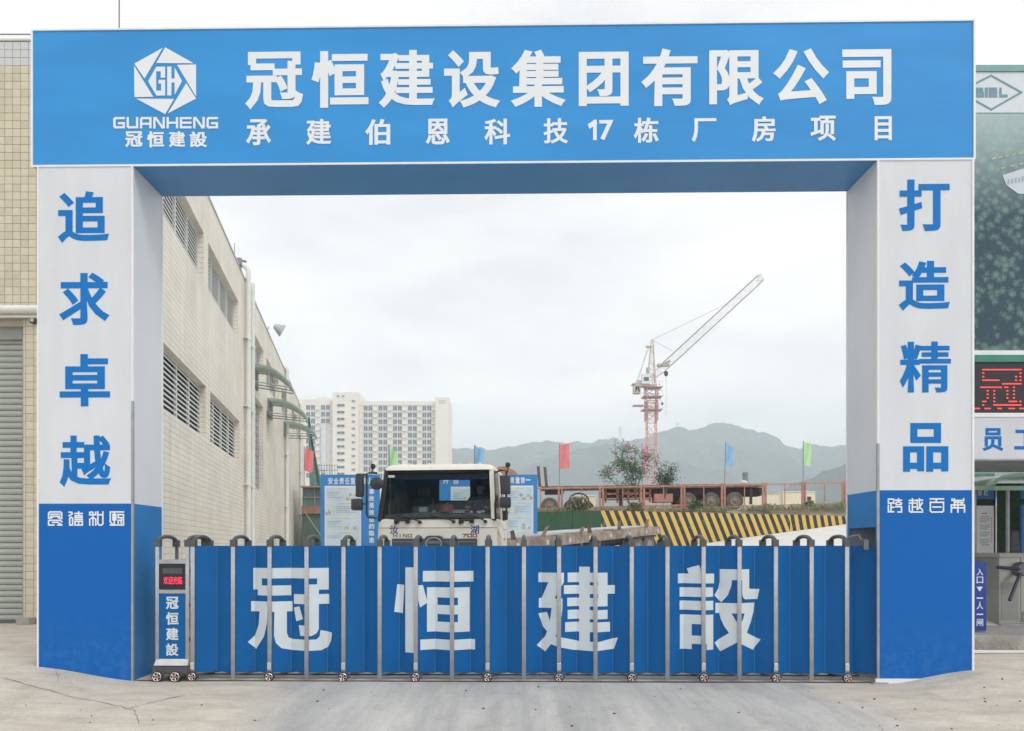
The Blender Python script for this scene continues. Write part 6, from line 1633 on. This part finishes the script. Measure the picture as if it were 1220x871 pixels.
# ---------------------------------------------------------------- workers' entrance on the right
EY_ = 12.6
ent = thing('workers_entrance', 'tall workers entrance portal with forest billboard and red text display right of the gateway', 'entrance', (PX(1160, EY_), EY_, 0))
ox = ent.location.x
def ex(px, Y=EY_): return PX(px, Y) - ox
def ez(py, Y=EY_): return PZ(py, Y)
XL, XR = ex(1120), ex(1120) + 7.5
m = MB(); m.box(XL, XR, .12, 2.0, ez(548), ez(80)); m.build('portal_body', M('portal_grey', (.24, .25, .27), .7, var=.08), ent)
m = MB(); m.box(XL, XR, .0, .115, ez(418), ez(134.8)); bb = m.build('billboard_picture', aerial_mat, ent)
m = MB(); m.box(XL, XR, -.01, .115, ez(134.6), ez(86.2)); m.build('logo_band', M('logo_band', (.62, .67, .72), .5, var=.03), ent)
m = MB(); m.box(XL, XR, -.03, .14, ez(86), ez(78.5)); m.build('top_rail', M('rail_sea_green', (.16, .34, .32), .5, var=.1), ent)
m = MB(); m.box(XL, XR, -.04, .14, ez(423.5), ez(418.2)); m.build('white_rail', trim_white, ent)
m = MB(); m.box(XL, XR, -.05, .14, ez(432), ez(423.7)); m.build('green_rail', M('rail_green', (.04, .22, .17), .5), ent)
m = MB(); m.box(XL, XR, -.03, .12, ez(492.5), ez(432.2)); led = m.build('led_display', M('led_black', (.016, .017, .022), .5, var=.2, scale=30), ent)
m = MB(); m.box(XL, XR, -.06, .14, ez(497.5), ez(492.7)); m.build('white_rail', trim_white, ent)
m = MB(); m.box(XL, XR, -.05, .12, ez(547), ez(497.7)); m.build('name_board', M('name_board', (.60, .63, .68), .5, var=.05, bump=.2, bscale=3), ent)
m = MB(); m.box(XL, XR, -.06, .12, ez(549), ez(547.1)); m.build('board_edge', trim_grey, ent)
def ent_put(sh, x0, y0, x1, y1, y, mat, nm='character', parent=None): return put(sh, ex(x0, EY_ + y), ez(y1, EY_ + y), ex(x1, EY_ + y), ez(y0, EY_ + y), y, mat, parent or ent, nm)
lgm = M('logo_teal', (.13, .27, .34), .5, var=.05)
for x0, ch in ((1162.2, 'B'), (1173.4, 'I'), (1178, 'E'), (1190.5, 'L')):
    LET.setdefault('B', [[(0, 0), (0, 10), (8.6, 10), (8.6, 5.4), (0, 5.2)], [(8.6, 5.2), (10, 4), (10, 0), (0, 0)]]); LET.setdefault('L', [[(0, 10), (0, 0), (10, 0)]])
    w_ = 3.6 if ch == 'I' else 10.2
    if ch == 'I': sh = strokes([[(5, 0), (5, 10)]], 3.5, (3.2, -1.7, 6.8, 11.7))
    else: sh = strokes(LET[ch], 4.2, (-2.1, -2.1, 12.1, 12.1))
    ent_put(sh, x0, 104.3, x0 + w_, 116, -.014, lgm, 'logo_letter')
dm = [(1181, 90), (1217, 110), (1181, 130.5), (1143, 109)]
sh = strokes([dm + [dm[0]]], 2.2); vs, fs = sh
m = MB(); m.add([(ex(a, EY_ - .014), -.014, ez(b, EY_ - .014)) for a, b in vs], fs); m.build('logo_diamond', lgm, ent)
# printed pale buildings and avenue on the billboard picture
m = MB(); q_ = [(1194, 209), (1219, 201), (1232, 204), (1232, 232), (1213, 231), (1199, 221)]; m.add([(ex(a), -.006, ez(b)) for a, b in q_], [tuple(range(6))]); m.build('printed_building', M('print_pale', (.55, .62, .68), .5, var=.06), bb)
for k in range(5):
    MB().add([(ex(1200 + k * 4.2), -.009, ez(214 + (k % 2) - k * .9)), (ex(1202.4 + k * 4.2), -.009, ez(213.5 - k * .9)), (ex(1202.4 + k * 4.2), -.009, ez(220 - k * .9)), (ex(1200 + k * 4.2), -.009, ez(220.4 - k * .9))], [(0, 1, 2, 3)]).build('printed_window', M('print_slate', (.34, .42, .50), .5), bb)
m = MB()
for k in range(7):
    for (x0, y0, sx_, sy_) in ((1181, 191, 8, -1.6), (1192, 202, 11, -2.4)):
        a, b = x0 + sx_ * k, y0 + sy_ * k
        if k > 4 and y0 > 200: continue
        m.add([(ex(a), -.0065, ez(b)), (ex(a + 5), -.0065, ez(b - 1.5)), (ex(a + 5), -.0065, ez(b - 3.6)), (ex(a), -.0065, ez(b - 2))], [(0, 1, 2, 3)])
m.build('printed_avenue', M('print_sand', (.46, .46, .30), .5), bb)
# led characters as rows of short lit dashes
g1 = [[(1170, 441.5), (1215, 441.5)], [(1170, 443), (1170, 453)], [(1214, 443), (1214, 452)], [(1170, 454.5), (1188, 454.5)], [(1193, 458.5), (1215, 458.5)], [(1168, 462.5), (1190, 462.5)], [(1175, 464), (1174, 476), (1169, 483)],
      [(1184, 464), (1184, 482)], [(1184, 483), (1214, 483)], [(1208, 449), (1207, 479)], [(1197, 462), (1199, 475)], [(1214, 478), (1214, 483)], [(1200, 479), (1208, 479)], [(1160, 487.5), (1165, 487.5)], [(1173, 487.5), (1178, 487.5)], [(1187, 487.5), (1192, 487.5)], [(1201, 487.5), (1206, 487.5)], [(1215, 487.5), (1220, 487.5)]]
dots = set()
for L_ in g1:
    for a, b in zip(L_, L_[1:]):
        n_ = max(1, int(math.hypot(b[0] - a[0], b[1] - a[1]) / 1.0))
        for k in range(n_ + 1): x, y = a[0] + (b[0] - a[0]) * k / n_, a[1] + (b[1] - a[1]) * k / n_; dots.add((round(x / 2.6), round(y / 4.2) if abs(a[1] - b[1]) > 1.5 else round(y / 4.2)))
m = MB()
for (i, j) in sorted(dots):
    a, b = i * 2.6, j * 4.2
    m.box(ex(a - 1.1), ex(a + 1.1), -.036, -.031, ez(b + .75), ez(b - .75))
m.build('lit_character', M('led_dim_red', (.95, .07, .07), .5, emit=.75, var=0), led, kind='stuff')
ent_put(glyph('员', .036, .026), 1170.5, 510, 1195.5, 537.5, -.054, letter_blue); ent_put(glyph('工', .036, .03), 1208.5, 512, 1236, 535.5, -.054, letter_blue)
for x_ in (XL, XR - .25): MB().box(x_, x_ + .25, .2, .45, .0, ez(548.2)).build('leg', trim_grey, ent)
# platform and kerb
m = MB(); m.box(PX(1130, 12.2), 18, 12.25, 30, -.2, .325); m.build('pavement', M('platform_grey', (.27, .265, .26), .85, var=.15, scale=1.5, bump=.25), kind='structure')
m = MB(); m.box(PX(1130, 12.2), 18, 12.10, 12.249, -.2, .335); m.build('kerb', M('kerb_concrete', (.33, .32, .29), .9, var=.25, scale=5, bump=.5), kind='structure')
rl = thing('floor_rail', 'thin pale metal rail on the ground in front of the right kerb', 'rail', (6.2, 11.95, .0))
m = MB(); m.box(0, 9, -.03, .03, .10, .135); m.build('bar', trim_white, rl); m = MB()
for k in range(6): m.box(.1 + 1.7 * k, .14 + 1.7 * k, -.03, .03, 0, .10)
m.build('foot', steel_dark, rl)
# vertical entrance sign
sg = thing('entrance_sign', 'narrow blue sign with white characters standing beside the right gate column', 'sign', (PX(1168, 12.8), 12.8, .325))
def sgx(px): return PX(px, 12.8) - sg.location.x
def sgz(py): return PZ(py, 12.8) - .325
m = MB(); m.box(sgx(1150), sgx(1175.3), 0, .05, .03, sgz(669.5)); m.build('panel', M('sign_navy', (.012, .05, .30), .45), sg, bevel=.004)
m = MB(); m.box(sgx(1155), sgx(1172), -.05, .15, 0, .03); m.build('base', steel_dark, sg)
for ch, y0, y1 in (('入', 677.5, 685.5), ('口', 687, 695), ('一', 711.8, 713.3), ('人', 716.8, 726), ('一', 731.2, 732.6), ('闸', 737, 746)):
    put(glyph(ch, .014, .010), sgx(1163.4), sgz(y1), sgx(1171.2), sgz(y0), -.004, letter_white, sg, 'character')
put(([(0, 1), (1, 1), (.5, 0)], [[0, 1, 2]]), sgx(1163.3), sgz(704.8), sgx(1170.8), sgz(699), -.004, letter_white, sg, 'arrow')
# turnstile
TX_ = 14.0
tu = thing('turnstile', 'brushed steel tripod turnstile with two visible black arms under the workers entrance', 'turnstile', (PX(1205, TX_), TX_, .325))
def ux(px, Y=TX_): return PX(px, Y) - tu.location.x
def uz(py): return PZ(py, TX_) - .325
cabm = M('turnstile_steel', (.38, .38, .36), .35, metal=.6, var=.12, scale=2)
m = MB(); m.box(ux(1190.5), ux(1216), 0, .9, .03, uz(664)); body_ = m.build('cabinet', cabm, tu, bevel=.006)
m = MB(); m.box(ux(1192.8), ux(1213.5), -.006, 0, .1, uz(694)); m.build('door_panel', M('turnstile_panel', (.30, .30, .285), .4, metal=.5, var=.2, scale=2), body_, bevel=.002)
m = MB(); m.hexa([(ux(1189), -.06, uz(664)), (ux(1232), -.06, uz(664)), (ux(1232), .95, uz(664)), (ux(1189), .95, uz(664))], [(ux(1190), -.02, uz(658.8)), (ux(1232), -.02, uz(658.8)), (ux(1232), .92, uz(658.8)), (ux(1190), .92, uz(658.8))]); m.build('top_cover', M('turnstile_top', (.42, .40, .38), .4, metal=.4), tu, bevel=.004)
m = MB(); m.box(ux(1188), ux(1232), -.1, 1.0, .0, .03); m.build('base_plate', trim_grey, tu)
m = MB(); m.box(ux(1216.5), ux(1240), .0, .9, .25, uz(664)); m.build('cabinet_wing', cabm, tu)
hubp = Vector((ux(1214), -.08, uz(678)))
m = MB(); m.lathe([(.10, -.05), (.13, 0), (.13, .08)], hubp, 'Y', 16); m.build('rotor', steel_dark, tu, smooth=True)
for q_ in ((1176, 675.5), (1190, 714)):
    m = MB(); m.tube([hubp, (ux(q_[0]), -.30, uz(q_[1]))], .030, 10); m.build('arm', M('arm_navy_black', (.018, .02, .045), .4), tu, smooth=True)
m = MB(); m.tube([hubp, (ux(1240), -.1, uz(680))], .03, 8); m.build('arm', M('arm_navy_black', (.02, .02, .05)), tu, smooth=True)
fr2 = thing('face_reader', 'tilted black face recognition tablet mounted on the turnstile top', 'tablet', (PX(1209, TX_ + .3), TX_ + .3, PZ(658.8, TX_) + 0))
m = MB(); m.hexa([(-.10, -.05, .02), (.07, -.05, .02), (.07, 0, .02), (-.10, 0, .02)], [(-.03, .05, .42), (.12, .05, .42), (.12, .08, .42), (-.03, .08, .42)]); m.build('screen', M('gloss_black', (.012, .015, .03)), fr2, bevel=.012)
m = MB(); m.tube([(0, .06, 0), (.03, .06, .2)], .03, 8); m.lathe([(.06, 0), (.06, .015)], (0, .06, 0), n=12); m.build('stand', steel_dark, fr2)
# back wall hung with turf
bw_ = thing('turf_backdrop_wall', 'dark green turf covered wall on a cream base behind the turnstile', 'wall', (7.5, 15.9, .325))
m = MB(); m.box(.0, 9, .0, .2, .62, 2.75); m.build('turf_panel', turf, bw_); m = MB(); m.box(0, 9, .02, .2, -.05, .618); m.build('cream_base', M('base_cream', (.66, .64, .58), .8, var=.05), bw_)
nb = thing('information_board', 'blue headed information board with a printed white notice, behind the entrance sign', 'notice board', (PX(1160, 15.5), 15.5, .325), math.radians(4))
def ix(px): return PX(px, 15.5) - nb.location.x
def iz(py): return PZ(py, 15.5) - .325
m = MB(); m.box(ix(1140), ix(1185.6), 0, .06, iz(594.5), iz(579.5)); m.build('header', M('header_blue', (.02, .15, .42), .5), nb)
m = MB(); m.box(ix(1140), ix(1185.2), 0, .04, iz(660.5), iz(602.5)); m.build('notice_sheet', poster_white, nb)
m = MB(); m.box(ix(1186.5), ix(1188.2), -.02, .05, 0.02, iz(579)); m.build('post', steel, nb)
for ch, x0 in (('宣', 1156.8), ('信', 1164.8), ('栏', 1172.4)): put(glyph(ch, .024, .016), ix(x0), iz(590.5), ix(x0 + 5.4), iz(583.5), -.005, M('pale_yellow_letter', (.68, .72, .55), .5), nb, 'character')
m = MB()
for k in range(17):
    y_ = 615 + k * 2.1
    if k in (4, 8, 12): continue
    m.box(ix(1167.5 + (2 if k % 4 == 0 else 0)), ix(1180 - (3 if k % 4 == 3 else 0)), -.004, -.001, iz(y_ + .9), iz(y_))
m.build('text_lines', print_grey, nb)
m = MB(); m.box(ix(1170.5), ix(1176.5), -.004, -.001, iz(612.6), iz(611))
for k in range(9): m.box(ix(1181.7), ix(1183), -.004, -.001, iz(618.4 + k * 3.4), iz(616.5 + k * 3.4))
for k in range(3): m.box(ix(1159.3), ix(1160.8), -.004, -.001, iz(619 + k * 3), iz(617 + k * 3))
m.build('red_text', print_red, nb)
nb2 = thing('second_information_board', 'information board of which only a blue and white left edge shows at the picture border', 'notice board', (PX(1217, 15.2), 15.2, .325))
m = MB(); m.box(0, 1.0, 0, .05, PZ(594, 15.2) - .325, PZ(577, 15.2) - .325); m.box(0, .05, 0, .05, PZ(662, 15.2) - .325, PZ(601, 15.2) - .325); m.build('blue_frame', M('header_blue', (.02, .15, .42)), nb2); m = MB(); m.box(.055, 1.0, 0, .04, PZ(661, 15.2) - .325, PZ(602, 15.2) - .325); m.build('notice_sheet', poster_white, nb2)
# canopies
def canopy(px0, px1, Y, label):
    c = thing('canopy', label, 'canopy', (PX(px0, Y), Y, .325), 0, 'pale green arched canopies behind the workers entrance')
    W_ = PX(px1, Y) - PX(px0, Y); zc = PZ(578, Y) - .325; H_ = PZ(565.5, Y) - PZ(578, Y)
    m = MB(); n_ = 8
    for i in range(n_):
        a0, a1 = PI / 2 * i / n_, PI / 2 * (i + 1) / n_
        x0_, z0_, x1_, z1_ = .55 - .55 * math.cos(a0), zc + H_ * math.sin(a0), .55 - .55 * math.cos(a1), zc + H_ * math.sin(a1)
        m.hexa([(x0_, 0, z0_), (x1_, 0, z1_), (x1_, 2.4, z1_), (x0_, 2.4, z0_)], [(x0_, 0, z0_ + .02), (x1_, 0, z1_ + .02), (x1_, 2.4, z1_ + .02), (x0_, 2.4, z0_ + .02)])
    m.box(.55, W_, 0, 2.4, zc + H_, zc + H_ + .02); m.build('roof_sheet', canopy_green, c)
    m = MB(); pts = [(.55 - .57 * math.cos(PI / 2 * i / 8), -.03, zc + H_ * math.sin(PI / 2 * i / 8)) for i in range(9)]; m.tube(pts + [(W_, -.03, zc + H_)], .035, 6); m.box(0, W_, -.05, .0, zc - .10, zc - .02); m.build('edge_frame', M('canopy_frame', (.38, .60, .50), .45), c)
    m = MB()
    for x_ in (.33, W_ - .3): m.tube([(x_, .1, 0), (x_, .1, zc - .02)], .035, 8)
    m.build('post', trim_grey, c)
    return c
canopy(1184, 1290, 14.7, 'nearer green arched canopy directly above the turnstile')
canopy(1110, 1183, 15.0, 'left green arched canopy ending beside the gate column')
# small wire spike on the far left horizon is part of the hall; overhead nothing else
# ---------------------------------------------------------------- haze
hz3 = MB(); hz3.box(-2420, 2420, -310, 2410, -3.5, 262)
hm = bpy.data.materials.new('haze_air'); hm.use_nodes = True; hn = hm.node_tree; hn.nodes.clear()
ho = hn.nodes.new('ShaderNodeOutputMaterial'); hv = hn.nodes.new('ShaderNodeVolumePrincipled')
hv.inputs['Color'].default_value = (.82, .92, 1.0, 1); hv.inputs['Density'].default_value = .00070; hv.inputs['Anisotropy'].default_value = .0
hn.links.new(hv.outputs[0], ho.inputs['Volume'])
hz3.build('haze', hm, kind='stuff', label='thin pale blue haze over the whole site')
